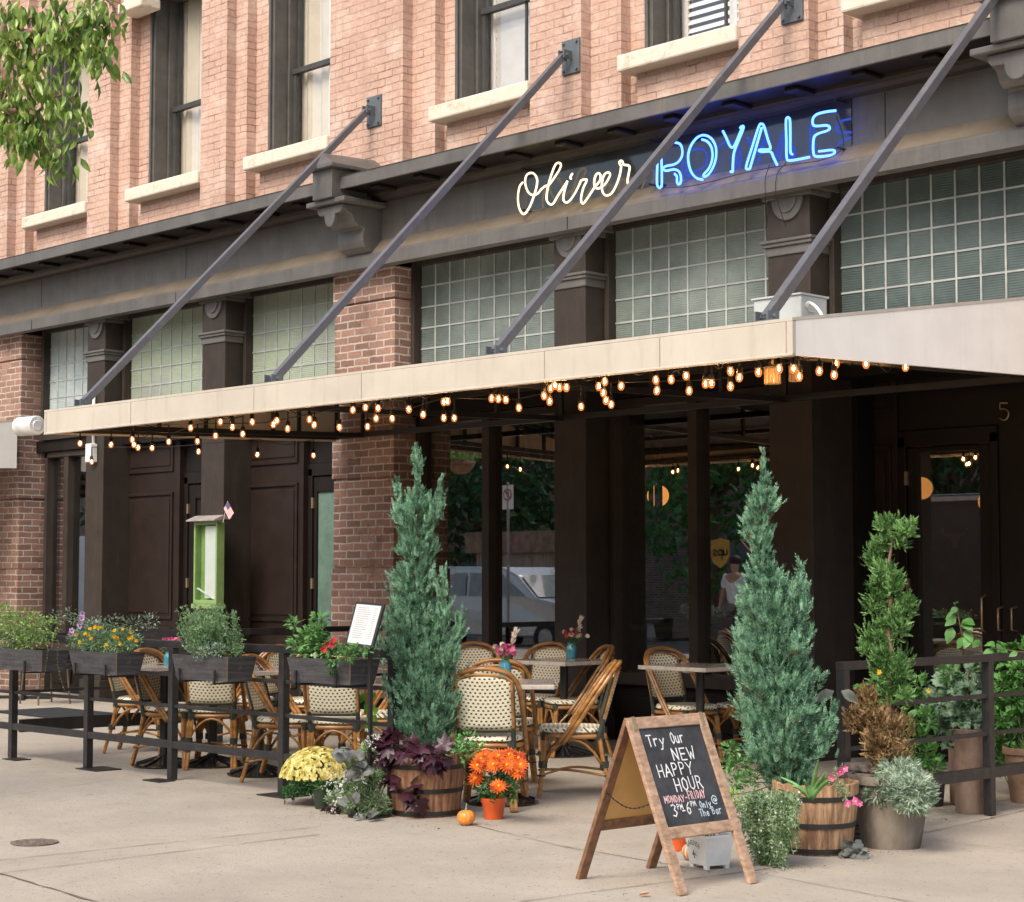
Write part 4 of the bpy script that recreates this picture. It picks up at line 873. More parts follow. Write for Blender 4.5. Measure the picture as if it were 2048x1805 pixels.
def conifer(label,env,Y,n,seed,L=.085,mt='juniper',extra=(),trim=.048):
    r=random.Random(seed); c0=PY((env[-1][1]+env[-1][2])/2,env[-1][0],Y)
    t=thing('conifer',label,'conifer',(c0.x,Y,c0.z)); m=M(); tw=M()
    ys=[e[0] for e in env]; tot=[]; 
    for i in range(len(env)-1): tot.append((env[i+1][0]-env[i][0])*((env[i][2]-env[i][1]+env[i+1][2]-env[i+1][1])/2+14))
    S=sum(tot)
    for i,a in enumerate(tot):
        for _ in range(int(n*a/S)):
            y=r.uniform(env[i][0],env[i+1][0]); xl,xr=envat(env,y)
            wv=1+.10*math.sin(y*.09+seed)+.07*math.sin(y*.23)
            cx=(xl+xr)/2; c=PY(cx,y,Y); half=abs((PY(xr,y,Y)-PY(xl,y,Y)).dot(rdir))*.5; hw=max(.012,half*wv-trim)
            q=r.uniform(0,2*PI); k=math.sqrt(r.uniform(.12,1)); lump=1+.16*math.sin(q*3+y*.05)+.12*math.sin(q*5-y*.08)
            o=V((math.cos(q),math.sin(q),0)); p=c+o*hw*k*lump
            d0=o*(.22+.45*k)+UP*r.uniform(.8,1.5)+rv(.28,r); kk=r.uniform(.6,1.2)*min(1,.42+hw*3.2)
            for _q in range(2): plume(m,p-o*.02+rv(.012,r)*min(1,hw*9)-UP*.02,d0+rv(.22,r),L*1.25*kk*r.uniform(.7,1.2),r)
            if r.random()<.08: tw.tube([c+(p-c)*.2-V((0,0,.10)),p+(p-c)*.15],.0022,4)
    for (x,y,x2,y2,k) in [(a_,b_,c_,d_,e_*2) for a_,b_,c_,d_,e_ in extra]:      # side leaders
        a,b=PY(x,y,Y-.02),PY(x2,y2,Y-.03)
        for _ in range(k):
            t_=r.random()**1.3; p=a.lerp(b,t_)+rv(.05*(1-t_)+.008,r); plume(m,p,(b-a).normalized()+rv(.35,r),L*r.uniform(.6,1.1),r)
    xs=[PY((e[1]+e[2])/2,e[0],Y) for e in env]; tw.tube([xs[-1]-V((0,0,.12))]+xs[::-1][:-1],[.012]+[.009*(1-i/len(xs))+.002 for i in range(len(xs)-1)],6)
    m.build('foliage',mt,t); tw.build('trunk','juniper_twig',t); return t
eL=[(908,832,834),(940,826,840),(975,812,858),(1000,793,878),(1050,783,888),(1100,787,884),(1150,786,878),(1200,774,885),(1250,762,900),(1300,754,918),(1350,757,930),(1400,764,932),(1450,778,926),(1500,800,905)]
conifer('tall blue green conifer in the left wooden barrel, before the brick pier',eL,7.62,2100,3,extra=((806,1040,796,972,26),(872,1050,880,965,26),(885,1250,888,1150,40),(900,1330,922,1232,45),(765,1330,752,1255,20),(835,960,833,905,14)))
eR=[(900,1525,1529),(930,1516,1538),(960,1501,1553),(1000,1479,1568),(1050,1467,1560),(1100,1482,1558),(1140,1486,1562),(1170,1476,1602),(1200,1462,1618),(1250,1460,1630),(1300,1459,1640),(1350,1456,1646),(1400,1462,1650),(1450,1464,1658),(1500,1474,1655),(1550,1498,1640),(1592,1530,1622)]
conifer('tall blue green conifer in the right wooden barrel beside the chalkboard',eR,7.92,2500,5,extra=((1600,1230,1600,1135,40),(1640,1500,1668,1420,30),),trim=.030)
# barrels and pots
mat('barrel_wood',(.22,.10,.05),.7,var=.3,scale=3,stretch=(14,14,1),col2=(.42,.22,.12),bump=.4,bs=14); mat('barrel_wood_fresh',(.34,.18,.09),.7,var=.3,scale=3,stretch=(14,14,1),col2=(.58,.36,.20),bump=.4,bs=14)
grime('barrel_wood',(.10,.05,.03),.6,4,(9,9,.5),.5,.62); grime('barrel_wood_fresh',(.12,.06,.035),.7,4,(9,9,.5),.52,.62)
mat('hoop',(.02,.018,.017),.5)
def barrel(label,c,r0,r1,h,wood):
    t=thing('wooden_barrel',label,'planter',c); n=78; m=M(); prof=[(r0,0),((r0*.72+r1*.28)*1.012,h*.33),((r0*.3+r1*.7)*1.02,h*.68),(r1,h),(r1-.022,h),(r1-.03,h-.06)]
    vs=[];fs=[]
    for r_,z in prof:
        for k in range(n):
            q=2*PI*k/n; g=.0035 if k%3==0 else 0; vs.append(c+V(((r_-g)*math.cos(q),(r_-g)*math.sin(q),z+(0 if z<h*.9 else .004*math.sin(k//3*2.7)))))
    for i in range(5):
        for k in range(n): k2=(k+1)%n; fs.append((i*n+k,i*n+k2,(i+1)*n+k2,(i+1)*n+k))
    fs.append(tuple(range(n-1,-1,-1))); m.add(vs,fs); m.build('staves',wood,t)
    for f in(.06,.42,.80):
        rr=(r0*(1-f)+r1*f)*1.012+.003; m=M(); m.lathe([(rr-.004,h*f-.013),(rr,h*f-.013),(rr+.0015,h*f+.013),(rr-.004,h*f+.013)],40,c); m.build('hoop','hoop',t,smooth=.6)
    m=M(); m.lathe([(0,h-.055),(r1-.03,h-.05)],24,c); m.build('soil','soil',t); return t
cL=PG(852,1628); cL.y+=.0; barrel('left half barrel planter of dark staves with three black hoops',cL,.20,.245,.37,'barrel_wood')
cR=PG(1632,1703); barrel('right half barrel planter of pale staves, next to the grey pot',cR,.185,.225,.36,'barrel_wood_fresh')
mat('clay_grey',(.10,.08,.062),.85,var=.3,scale=4,bump=.4,stretch=(1,1,.4),col2=(.29,.245,.195)); mat('clay_brown',(.20,.12,.085),.8,var=.3,scale=3,col2=(.40,.28,.21),bump=.3,stretch=(1,1,.5)); mat('orange_pot',(.72,.11,.015),.35,var=.15,coat=.4); mat('terracotta',(.30,.19,.12),.85,var=.25); mat('dark_pot',(.03,.028,.028),.6,var=.4,bump=.5); mat('slate',(.13,.105,.095),.9,var=.5,scale=14,bump=1.,bs=25,col2=(.22,.18,.16)); mat('green_pot',(.02,.035,.022),.5)
def pot(name,label,c,prof,mt,soil=.03,cat='pot'):
    t=thing(name,label,cat,c); h=max(z for r_,z in prof); rt=[r_ for r_,z in prof if z>=h-1e-6][0]
    m=M(); m.lathe(prof+[(rt-.018,h),(rt-.025,h-soil-.01)],32,c,wob=.006); m.build('vessel',mt,t,smooth=.7)
    m=M(); m.lathe([(0,h-soil),(rt-.022,h-soil-.005)],20,c); m.build('soil','soil',t); return t
cG=PG(1783,1693); pot('clay_pot','wide weathered grey pot holding the spiral topiary',cG,[(.15,0),(.155,.02),(.185,.20),(.205,.33),(.222,.335),(.225,.375),(.222,.38)],'clay_grey')
cO=PG(987,1638); pot('flower_pot','small glossy orange pot of orange daisies',cO,[(.052,0),(.055,.003),(.070,.09),(.078,.10),(.080,.125)],'orange_pot')
cO2=PG(1353,1700); pot('flower_pot','second orange pot half hidden behind the chalkboard leg',cO2,[(.055,0),(.06,.003),(.078,.10),(.086,.11),(.088,.14)],'orange_pot')
cB=PG(1942,1626); pot('clay_pot','tall straight brown clay cylinder behind the right railing post',cB,[(.085,0),(.092,.01),(.094,.25),(.094,.49),(.098,.495),(.098,.505)],'clay_brown')
cB2=PG(1897,1622); cB2=cB2+V((-.10,.35,0)); pot('clay_pot','darker brown clay pot just left of the tall cylinder',cB2,[(.085,0),(.095,.01),(.10,.25),(.10,.46)],'clay_brown')
cT=PG(2052,1605); pot('clay_pot','terracotta pot cut by the right edge of the photo',cT,[(.09,0),(.095,.01),(.12,.22),(.125,.30),(.138,.305),(.14,.345)],'terracotta')
cD=PG(1862,1612); pot('dark_pot','low black pot at the foot of the right railing',cD,[(.07,0),(.075,.01),(.09,.16),(.09,.18)],'dark_pot')
cS=PG(1722,1688)+V((-.02,.10,0)); t=thing('stone_planter','rough dark slate planter between the right barrel and the grey pot','planter',cS); m=M()
rr=random.Random(4); 
for k in range(9): w_=.10+rr.uniform(-.012,.012); m.box(cS.x-w_,cS.y-w_,.045*k*1.05,cS.x+w_,cS.y+w_,.045*(k+1)*1.05-.004)
m.build('stack','slate',t,bev=.01)
cY=PG(643,1618); pot('flower_pot','small dark green pot of the yellow chrysanthemums',cY,[(.035,0),(.04,.004),(.05,.08),(.052,.11)],'green_pot')
# generic leafy plants
def stems(st,base,tips,r=.0022):
    for b in tips: st.tube(bez([base+rv(.01),base.lerp(b,.5)+rv(.02)+V((0,0,.01)),b],3),r,4)
def leafy(name,label,cat,base,blobs,n,L,Wd,mt,r=None,shape='ov',droop=.2,st='stem_green',curl=.2,seg=2,up=.5,shell=.2,group=None,fold=.15):
    r=r or random.Random(hash(label)%999 if 0 else len(label)*7+n); t=thing(name,label,cat,base,0,group); m=M(); s=M()
    vol=[b[1]**2 for b in blobs]; S=sum(vol)
    for (c,rad),v in zip(blobs,vol):
        c=V(c); s.tube(bez([base,base.lerp(c,.5)+rv(.02,r),c],3),.003,4)
        for _ in range(int(n*v/S)+1):
            o=rv(1,r).normalized(); p=c+V((o.x,o.y,o.z*.85))*rad*(r.uniform(shell,1)**.6); p.z=max(p.z,.02)
            d=o*.8+UP*(up-droop*2*r.random())+rv(.5,r)
            nn=(UP+rv(.6,r)) if abs(d.normalized().z)<.85 else rv(1,r)
            k=r.uniform(.6,1.2)
            if shape in('lobe','round'): lobed(m,p,d,(UP*1.1+camd*.5+rv(.3,r)) if 'purple' in mt else (camd*.8+UP*.5+rv(.5,r)),L*k,shape,r)
            else: m.leaf(p,d,nn,L*k,Wd*k,fold,curl*r.uniform(.3,1.5),seg,shape=shape)
            if r.random()<.12: s.tube([c+(p-c)*.3,p],.0016,3)
    s.build('stems',st,t); m.build('foliage',mt,t,smooth=seg>1); return t
def pb(Y,*l): return [(PY(x,y,Y),abs(PY(x+rd,y,Y).x-PY(x,y,Y).x)*.72) for x,y,rd in l]
def flower(m,c,d,R0,n=8,w=.45,cup=.3,eye=None,er=.25,seg=1):
    d=V(d).normalized(); s=d.orthogonal().normalized(); u=d.cross(s); ph=R.uniform(0,6)
    for k in range(n):
        q=ph+2*PI*k/n; o=s*math.cos(q)+u*math.sin(q); m.leaf(c,o+d*cup*R.uniform(.6,1.4),d,R0*R.uniform(.85,1.05),R0*w,.1,.1,seg)
    if eye is not None:
        k0=m.cur; m.cur=eye; m.ball(c+d*R0*.08,R0*er,None,None,6,4); m.cur=k0
camd=(O-V((-8,8,.5))).normalized()
# planter plants (in the boxes on the railing)
def px0(i,u): x0,x1,y0,z0,z1=pl[i]; return V((x0+(x1-x0)*u,y0+.14,z1-.03))
Yq=YP+.12
t=leafy('herb_plant','light green trailing herb bush in the leftmost planter','plant',px0(0,.5),pb(Yq,(10,1245,26),(45,1250,30),(75,1262,26),(25,1275,30),(60,1285,24),(95,1255,18),(5,1225,16),(40,1305,12)),1700,.027,.017,'herb',seg=1)
m=M(); s_=M(); rr=random.Random(2)
for a,b in (((90,1290),(96,1300)),((100,1285),(119,1290))):
    P=[PY(a[0],a[1],YP),PY(b[0],b[1],YP-.02),PY(b[0]-2,1345,YP-.02)] if 0 else [PY(a[0],a[1],YP+.05),PY(a[0]+(b[0]-a[0])*.9,a[1]-2,YP-.03),PY(b[0]-4,1330,YP-.035),PY(b[0]-(14 if a[0]==90 else -12),1388,YP-.03)]
    P=bez(P,8); s_.tube(P,.0015,3)
    for p in P: m.leaf(p,rv(1,rr),UP,.014,.011,n=1)
s_.build('runner','stem_brown',t); m.build('runner_leaves','herb',t)
t=leafy('marigold_plant','marigold bush with yellow flowers in the second planter','plant',px0(1,.5),pb(Yq,(150,1283,14),(170,1278,20),(195,1280,22),(220,1282,22),(245,1280,22),(265,1282,16),(185,1295,14),(235,1295,14)),1500,.026,.012,'rosemary',seg=1)
m=M(); 
for x,y in((180,1258),(190,1255),(197,1256),(203,1254),(178,1270),(183,1278),(229,1262),(228,1274),(234,1277),(246,1258),(262,1265),(258,1277),(264,1276),(213,1290),(170,1268),(152,1270),(272,1282),(160,1285),(240,1288)):
    p=PY(x,y,Yq-.06-R.random()*.05)
    for z in range(2): flower(m,p,camd+rv(.5),.017-.004*z,9,.7,.3+.7*z)
m.build('flowers','pet_marigold',t)
t=leafy('petunia_plant','lilac petunias at the left end of the second planter','plant',px0(1,.1),pb(Yq,(158,1262,12),(172,1258,12),(176,1246,8),(155,1275,12)),130,.022,.012,'leaf_silver',seg=1)
for x,y in((144,1262),(160,1248),(164,1238),(164,1228),(160,1252),(142,1268)):
    m=M(); flower(m,PY(x,y,Yq-.08),camd+rv(.3),.027,6,1.0,.35,eye=1,er=.22); m.build('flower',['pet_lilac','eye_dark'],t)
# rosemary: feathery upright stems
t=thing('rosemary_plant','feathery rosemary bush in the third planter','plant',px0(2,.5)); m=M(); s=M(); rr=random.Random(9)
for k in range(150):
    x=rr.gauss(410,30); x=min(468,max(354,x)); ytop=1216+abs(x-410)*.22+rr.uniform(-10,46)+ (18 if 395<x<420 else 0); b=px0(2,.12+.76*(x-354)/114*1.0)+rv(.03,rr)*.8; b.z=px0(2,0).z
    tip=PY(x+rr.uniform(-8,8),ytop,Yq+rr.uniform(-.1,.1)); P=bez([b,b.lerp(tip,.5)+rv(.025,rr),tip+rv(.01,rr)],6); s.tube(P,.0014,3)
    for i in range(3,len(P)):
        for _ in range(6): m.leaf(P[i]+rv(.006,rr),UP*.5+rv(1,rr),rv(1,rr),.021*rr.uniform(.6,1.3),.0075,n=1)
s.build('stems','stem_green',t); m.build('foliage','rosemary',t)
leafy('herb_plant','small silver green ground cover spilling from the front of the rosemary planter','plant',px0(2,.5),pb(YP-.0,(395,1305,12),(415,1302,15),(440,1300,13),(403,1318,7)),240,.022,.012,'leaf_silver',seg=1)
leafy('mint_plant','broad leafed mint like plant in the fourth planter','plant',px0(3,.35),pb(Yq,(600,1290,18),(622,1280,22),(640,1290,20),(635,1262,16),(588,1250,11),(640,1240,11),(600,1312,12),(655,1300,14),(628,1308,16)),430,.050,.036,'leaf_basil',seg=2)
t=leafy('leafy_plant','bushy plant with red and orange blooms spilling over the fourth planter','plant',px0(3,.8),pb(YP-.02,(672,1318,16),(695,1312,16),(660,1338,11),(712,1300,13),(735,1300,10),(680,1300,10)),260,.032,.022,'leaf_mid',seg=2)
m=M()
for x,y in((655,1290),(668,1282),(648,1300),(665,1290)): m=M(); flower(m,PY(x,y,YP-.05),camd+rv(.4),.028,8,.6,.4); m.build('flower','pet_red',t)
leafy('herb_plant','grey green plants in the planter behind on the side railing','plant',V((FX[0],8.6,.97)),[(V((FX[0],8.2+.17*k,1.02+.03*(k%2))),.09) for k in range(4)]+pb(8.9,(140,1225,9),(115,1235,12),(150,1240,8)),420,.030,.018,'leaf_silver',seg=1)
# left barrel group
t=leafy('sweet_potato_vine','dark purple leaved vine spilling over the left barrel','plant',cL+V((0,0,.36)),pb(7.30,(775,1500,22),(800,1495,24),(830,1505,22),(860,1510,22),(885,1515,16),(790,1540,20),(815,1575,16),(835,1592,12),(760,1490,14)),120,.118,.085,'leaf_purple',seg=3,shape='lobe',up=.1,droop=.3,curl=.35,shell=.6,st='stem_brown')
leafy('basil_plant','bright green basil in the left barrel beside the orange daisies','plant',cL+V((.12,.1,.35)),pb(7.6,(915,1490,18),(935,1480,16),(925,1510,18),(950,1500,14),(905,1515,12)),230,.042,.028,'leaf_basil',seg=2)
t=leafy('alyssum_plant','mound of fine green foliage with tiny white flowers left of the left barrel','plant',cL+V((-.25,-.05,.3)),pb(7.2,(735,1500,16),(720,1540,24),(745,1560,24),(700,1580,26),(725,1600,30),(755,1610,24),(690,1615,22),(740,1640,20),(710,1640,20),(670,1600,16)),4200,.027,.010,'trail',seg=1)
m=M(); rr=random.Random(8)
for k in range(70):
    x,y=rr.choice([(660,1560),(665,1580),(675,1600),(668,1620),(690,1555),(735,1475),(745,1480),(660,1640),(680,1560),(720,1560),(700,1640),(672,1575)]); p=PY(x+rr.gauss(0,8),y+rr.gauss(0,8),7.08)
    for _ in range(5): flower(m,p+rv(.010,rr),camd+rv(.8,rr),.0055,4,1.,.3)
m.build('flowers','pet_white',t)
leafy('coral_bells','grey purple round leaves among the white alyssum','plant',cL+V((-.3,-.1,.2)),pb(7.05,(700,1530,17),(715,1550,17),(690,1515,10),(705,1610,12),(730,1635,14),(685,1500,8)),34,.085,.072,'leaf_greypurple',seg=3,shape='round',up=.2,shell=.7)
leafy('wine_red_plant','low wine red leaves on the pavement below the yellow mum','plant',PG(660,1640),pb(7.1,(658,1640,13),(670,1645,10)),40,.035,.03,'leaf_purple',seg=2)
t=thing('climbing_vine','bright lime green heart leaves climbing beside the menu stand','plant',cL+V((-.2,.1,.36))); m=M(); s=M()
for k,(x,y,L_) in enumerate(((742,1415,.085),(745,1440,.095),(728,1398,.06),(752,1425,.05),(735,1460,.05),(748,1395,.05))):
    p=PY(x,y,7.45); m.leaf(p+V((0,0,.03)),V((-.2,-.3,-1))+rv(.3),camd+rv(.3),L_,L_*.9,.1,.1,3,shape='he')
s.tube(bez([PY(755,1490,7.5),PY(742,1450,7.47),PY(738,1410,7.47),PY(748,1385,7.5)],5),.003,5); m.build('foliage','leaf_lime',t,smooth=True); s.build('stems','stem_brown',t)
# yellow chrysanthemum dome
t=thing('chrysanthemum','domed yellow chrysanthemum left of the left barrel','flowers',cY+V((0,0,.12))); c=PY(634,1557,7.36); m=M(); f=M(); s=M(); rr=random.Random(11); RX=.235; RZ=.215
for k in range(1500):
    q=rr.uniform(0,2*PI); a=math.asin(rr.uniform(.16,1)); o=V((math.cos(a)*math.cos(q),math.cos(a)*math.sin(q),math.sin(a))); p=c+V((o.x*RX,o.y*RX,o.z*RZ+ -.02))
    flower(f,p,o+rv(.2,rr),.0155*rr.uniform(.8,1.15),9,.62,.35,eye=1,er=.22)
for k in range(70):
    q=rr.uniform(0,2*PI); a=rr.uniform(-.5,.12); o=V((math.cos(a)*math.cos(q)*RX,math.cos(a)*math.sin(q)*RX,math.sin(a)*RZ)); b=cY+V((0,0,.12)); P=bez([b+rv(.02,rr),b.lerp(c+o*.95,.5)+rv(.012,rr),c+o*.95-V((0,0,.02))],4); s.tube(P,.0022,4)
    for p in P[3:]:
        for _ in range(4): m.leaf(p+rv(.012,rr),rv(1,rr)-UP*.2,rv(1,rr),.036,.012,n=1)
f.build('flowers',['pet_yellow','eye_yellow'],t); m.build('foliage','leaf_dark',t); s.build('stems','stem_green',t)
# orange daisies
t=thing('daisy_plant','orange daisy like blooms in the orange pot right of the left barrel','flowers',cO+V((0,0,.12))); f=M(); yo=cO.y-.06
for k,(x,y,r_) in enumerate(((955,1532,.055),(987,1530,.06),(1014,1531,.056),(1037,1517,.054),(1034,1545,.058),(998,1513,.056),(951,1558,.056),(998,1574,.060),(1042,1530,.05),(972,1512,.05),(1018,1510,.05),(962,1518,.045))):
    p=PY(x,y,yo-.04-.05*(k%3)); d=camd+V((0,0,.45))+rv(.22)
    for z in range(2): flower(f,p+d.normalized()*.004*z,d,r_*1.06*(1-.14*z),15,.33,.12+.15*z,eye=1 if z else None,er=.2,seg=1)
f.build('flowers',['pet_orange','eye_yellow'],t)
m=M(); s=M()
for k in range(230):
    p=PY(R.uniform(952,1035),R.uniform(1545,1602),yo+R.uniform(-.05,.07)); m.leaf(p,rv(1)+V((0,0,.2)),rv(1),.045,.024,n=2,shape='he')
for k in range(14): s.tube([cO+V((0,0,.12)),PY(R.uniform(950,1040),R.uniform(1530,1590),yo)],.003,4)
m.build('foliage','leaf_dark',t,smooth=True); s.build('stems','stem_green',t)
# pumpkin
mat('pumpkin',(.78,.27,.045),.35,var=.12,scale=10,coat=.2); cP=PG(932,1651); t=thing('pumpkin','small orange pumpkin on the pavement between barrel and orange pot','pumpkin',cP); m=M(); n=60; vs=[];fs=[]
for i in range(13):
    a=-PI/2+PI*i/12
    for k in range(n): q=2*PI*k/n; g=1-.055*abs(math.cos(q*5))**6*0-.05*(1-abs(math.sin(q*5)))**2; r_=.053*max(.02,math.cos(a))**.85*g; vs.append(cP+V((r_*math.cos(q),r_*math.sin(q),.046+.046*math.sin(a)*(1-.12*max(0,math.sin(a))**3))))
for i in range(12):
    for k in range(n): k2=(k+1)%n; fs.append((i*n+k,i*n+k2,(i+1)*n+k2,(i+1)*n+k))
m.add(vs,fs); m.build('body','pumpkin',t,smooth=True); m=M(); m.tube(bez([cP+V((0,0,.084)),cP+V((.002,0,.104)),cP+V((.006,0,.122))],3),[.009,.006,.005,.0045,.004,.005,.006],6); m.build('stalk','trail',t,smooth=True)
# right barrel group
t=thing('trailing_plant','cascade of pale green trailing strands with tiny white flowers over the right barrel','plant',cR+V((-.15,-.1,.34))); m=M(); s=M(); f=M(); rr=random.Random(21)
for k in range(210):
    x=1540+62*rr.uniform(-1,1)*rr.uniform(.55,1); y0=1590+rr.uniform(-6,16); yy=7.40+rr.uniform(-.06,.10); yb_=min(1740,1745-((x-1545)/60.)**2*70-abs(rr.gauss(0,34))+8*math.sin(x*.25))
    a=PY(x+rr.uniform(-5,10),y0,yy+.05); b=PY(x+rr.uniform(-8,8),y0+25,yy-.03); e=PY(1545+(x-1545)*.82+rr.uniform(-14,14),yb_,yy-.03); e.z=max(e.z,.01)
    P=bez([a,b,b.lerp(e,.5)+rv(.014,rr),e],5); s.tube(P,.0013,3)
    for p in P:
        for _ in range(3): m.leaf(p+rv(.006,rr),rv(1,rr)+UP*.1,rv(1,rr),.024,.008,n=1)
        if rr.random()<.07: flower(f,p+camd*.012,camd+rv(.5,rr),.007,5,.9,.2)
s.build('stems','trail',t); m.build('foliage','trail',t); f.build('flowers','pet_white',t)
leafy('parsley_plant','fresh green parsley on the left side of the right barrel','plant',cR+V((-.16,.1,.35)),pb(7.75,(1462,1500,18),(1480,1530,24),(1455,1530,14),(1500,1560,20),(1475,1565,18)),420,.030,.018,'leaf_basil',seg=1)
leafy('lime_plant','yellow green sprigs between the chalkboard and the right barrel','plant',cR+V((-.2,-.05,.34)),pb(7.45,(1465,1590,14),(1470,1612,12)),140,.020,.010,'leaf_lime',seg=1)
t=thing('aloe_plant','spiky aloe with five pointed leaves in the right barrel','plant',cR+V((.02,-.05,.35))); m=M(); b=PY(1622,1596,7.62)
for x,y in((1562,1555),(1637,1520),(1672,1552),(1652,1545),(1608,1560),(1585,1572)):
    e=PY(x,y,7.55); P=bez([b,b.lerp(e,.5)+V((0,0,.012)),e],4); m.tube(P,[.014*(1-i/len(P))**.7+.0012 for i in range(len(P))],6)
m.build('leaves','leaf_basil',t,smooth=True)
t=leafy('petunia_plant','pink petunias trailing from the right barrel towards the grey pot','plant',cR+V((.1,0,.35)),pb(7.6,(1665,1560,12),(1680,1575,12),(1690,1590,10),(1672,1545,8),(1685,1535,6)),190,.022,.010,'trail',seg=1)
m=M()
for x,y,r_ in((1680,1543,.028),(1688,1538,.024),(1664,1557,.024),(1694,1607,.024),(1712,1603,.026),(1718,1608,.022)): m=M(); flower(m,PY(x,y,7.5),camd+rv(.5),r_,6,.95,.5,eye=1,er=.15); m.build('flower',['pet_pink','pet_white'],t)
# spiral topiary
Yt=cG.y; t=thing('spiral_topiary','spiral clipped cedar with a dried brown lower part in the grey pot','topiary',cG+V((0,0,.36))); m=M(); b_=M(); s=M(); rr=random.Random(31)
for M_,lst,n in((m,((1768,1050,20),(1775,1075,16),(1758,1090,14),(1790,1180,18),(1745,1215,14),(1800,1260,18),(1765,1275,18),(1760,1335,20),(1800,1345,14),(1768,1380,16),(1788,1048,12),(1812,1062,16),(1822,1050,8),(1800,1085,12),(1752,1108,18),(1745,1130,12),(1768,1145,24),(1790,1160,18),(1755,1170,16),(1765,1192,28),(1808,1205,17),(1795,1235,24),(1815,1222,12),(1748,1275,26),(1735,1300,18),(1765,1310,26),(1800,1325,22),(1785,1350,24),(1770,1250,18),(1800,1365,20),(1780,1395,18),(1810,1390,14),(1760,1355,14)),18),(b_,((1738,1400,26),(1718,1440,28),(1752,1440,36),(1785,1462,34),(1760,1490,40),(1790,1510,26),(1768,1535,24),(1745,1395,22)),26)):
    for x,y,rd in lst:
        c=PY(x,y,Yt+rr.uniform(-.03,.03)); r_=abs(PY(x+rd,y,Yt).x-c.x)*.80+.012
        for _ in range(int(n*3.2*(rd/14.)**2)+22):
            o=rv(1,rr).normalized(); plume(M_,c+o*r_*rr.uniform(.2,1.0),o*.55+UP*.5+rv(.5,rr),.036*rr.uniform(.6,1.3),rr,.0048,4)
P=[PY(x,y,Yt) for x,y in((1775,1550),(1778,1480),(1776,1390),(1784,1330),(1776,1260),(1782,1200),(1776,1140),(1783,1090),(1780,1050))]
s.tube(bez(P,4),[.017*(1-i/33)+.004 for i in range(33)],7); m.build('foliage','cedar',t); b_.build('dry_foliage','cedar_brown',t); s.build('trunk','bark',t,smooth=True)
# lavender like silver plant
t=thing('lavender_plant','silver green lavender spilling out of the grey pot','plant',cG+V((.05,-.1,.36))); m=M(); s=M()
for k in range(520):
    q=rr.uniform(0,2*PI); c=(PY(1800,1562,Yt-.13) if k%2 else PY(1822,1590,Yt-.18)) if k>70 else PY(1755,1590,Yt-.16); rad=.12 if k>70 else .06
    o=rv(1,rr).normalized(); o.z=o.z*.9+.1; e=c+o*rad*rr.uniform(.55,1.); 
    for j in range(8): m.leaf(e+rv(.012,rr),(e-c).normalized()*.8+rv(.8,rr)+UP*.1,rv(1,rr),.040,.0065,n=1)
    if k%3==0: s.tube([c+rv(.02,rr),e],.0018,3)
m.build('foliage','lavender',t); s.build('stems','trail',t)
leafy('coral_bells','dusky grey leaves on the pavement between right barrel and grey pot','plant',PG(1705,1712),pb(PG(1705,1716).y,(1698,1700,14),(1716,1704,12),(1706,1712,12)),54,.06,.045,'leaf_greypurple',seg=3,shape='round')
t=thing('magnolia_sprig','two large dull grey green leaves hanging over the right railing post','plant',PY(1672,1380,Yt+.1)); m=M()
for x,y,dx,dz in((1668,1382,-.9,-.35),(1682,1382,.9,-.4)): m.leaf(PY(x,y,Yt-.05),rdir*dx+UP*dz*1.3,camd+UP*.4,.13,.065,.1,.15,4)
m.build('foliage','leaf_grey',t,smooth=True)
# plants behind the right railing
Yr=cB.y
leafy('variegated_plant','silver edged leafy plant above the tall clay cylinder','plant',cB+V((0,0,.5)),pb(Yr,(1900,1365,32),(1935,1385,32),(1870,1400,28),(1925,1430,34),(1885,1440,30),(1950,1440,24),(1955,1340,20),(1900,1480,18)),620,.060,.045,'leaf_variegated',seg=2,shape='lobe')
leafy('green_plant','fresh green leaves left of the tall clay cylinder','plant',cD+V((0,0,.18)),pb(Yr-.35,(1835,1370,26),(1828,1410,28),(1850,1440,26),(1835,1475,26),(1855,1510,28),(1870,1535,22),(1895,1345,20),(1735,1375,14),(1820,1500,22)),430,.060,.045,'leaf_mid',seg=2)
leafy('green_plant','dark leafy shrub behind the right end of the railing','plant',cT+V((0,0,.34)),pb(cT.y,(2010,1370,34),(2035,1400,34),(2015,1440,36),(2040,1340,26),(2020,1480,26),(1990,1400,20)),760,.062,.04,'leaf_mid',seg=2)
leafy('green_plant','large leaved green shrub rising behind the right end of the railing','plant',cT+V((-.25,.3,.0)),pb(cT.y+.25,(1985,1330,26),(2020,1315,26),(2045,1300,20),(1975,1400,24),(1990,1460,26),(2000,1520,24)),380,.085,.05,'leaf_mid',seg=3,shell=.4)
t=thing('hydrangea_branch','tall branch of large ovate green leaves rising above the right railing','plant',cT+V((-.1,0,.34))); m=M(); s=M(); P=bez([PY(1935,1500,Yr+.1),PY(1932,1330,Yr+.1),PY(1920,1250,Yr+.08),PY(1908,1205,Yr+.05)],5); s.tube(P,.005,5)
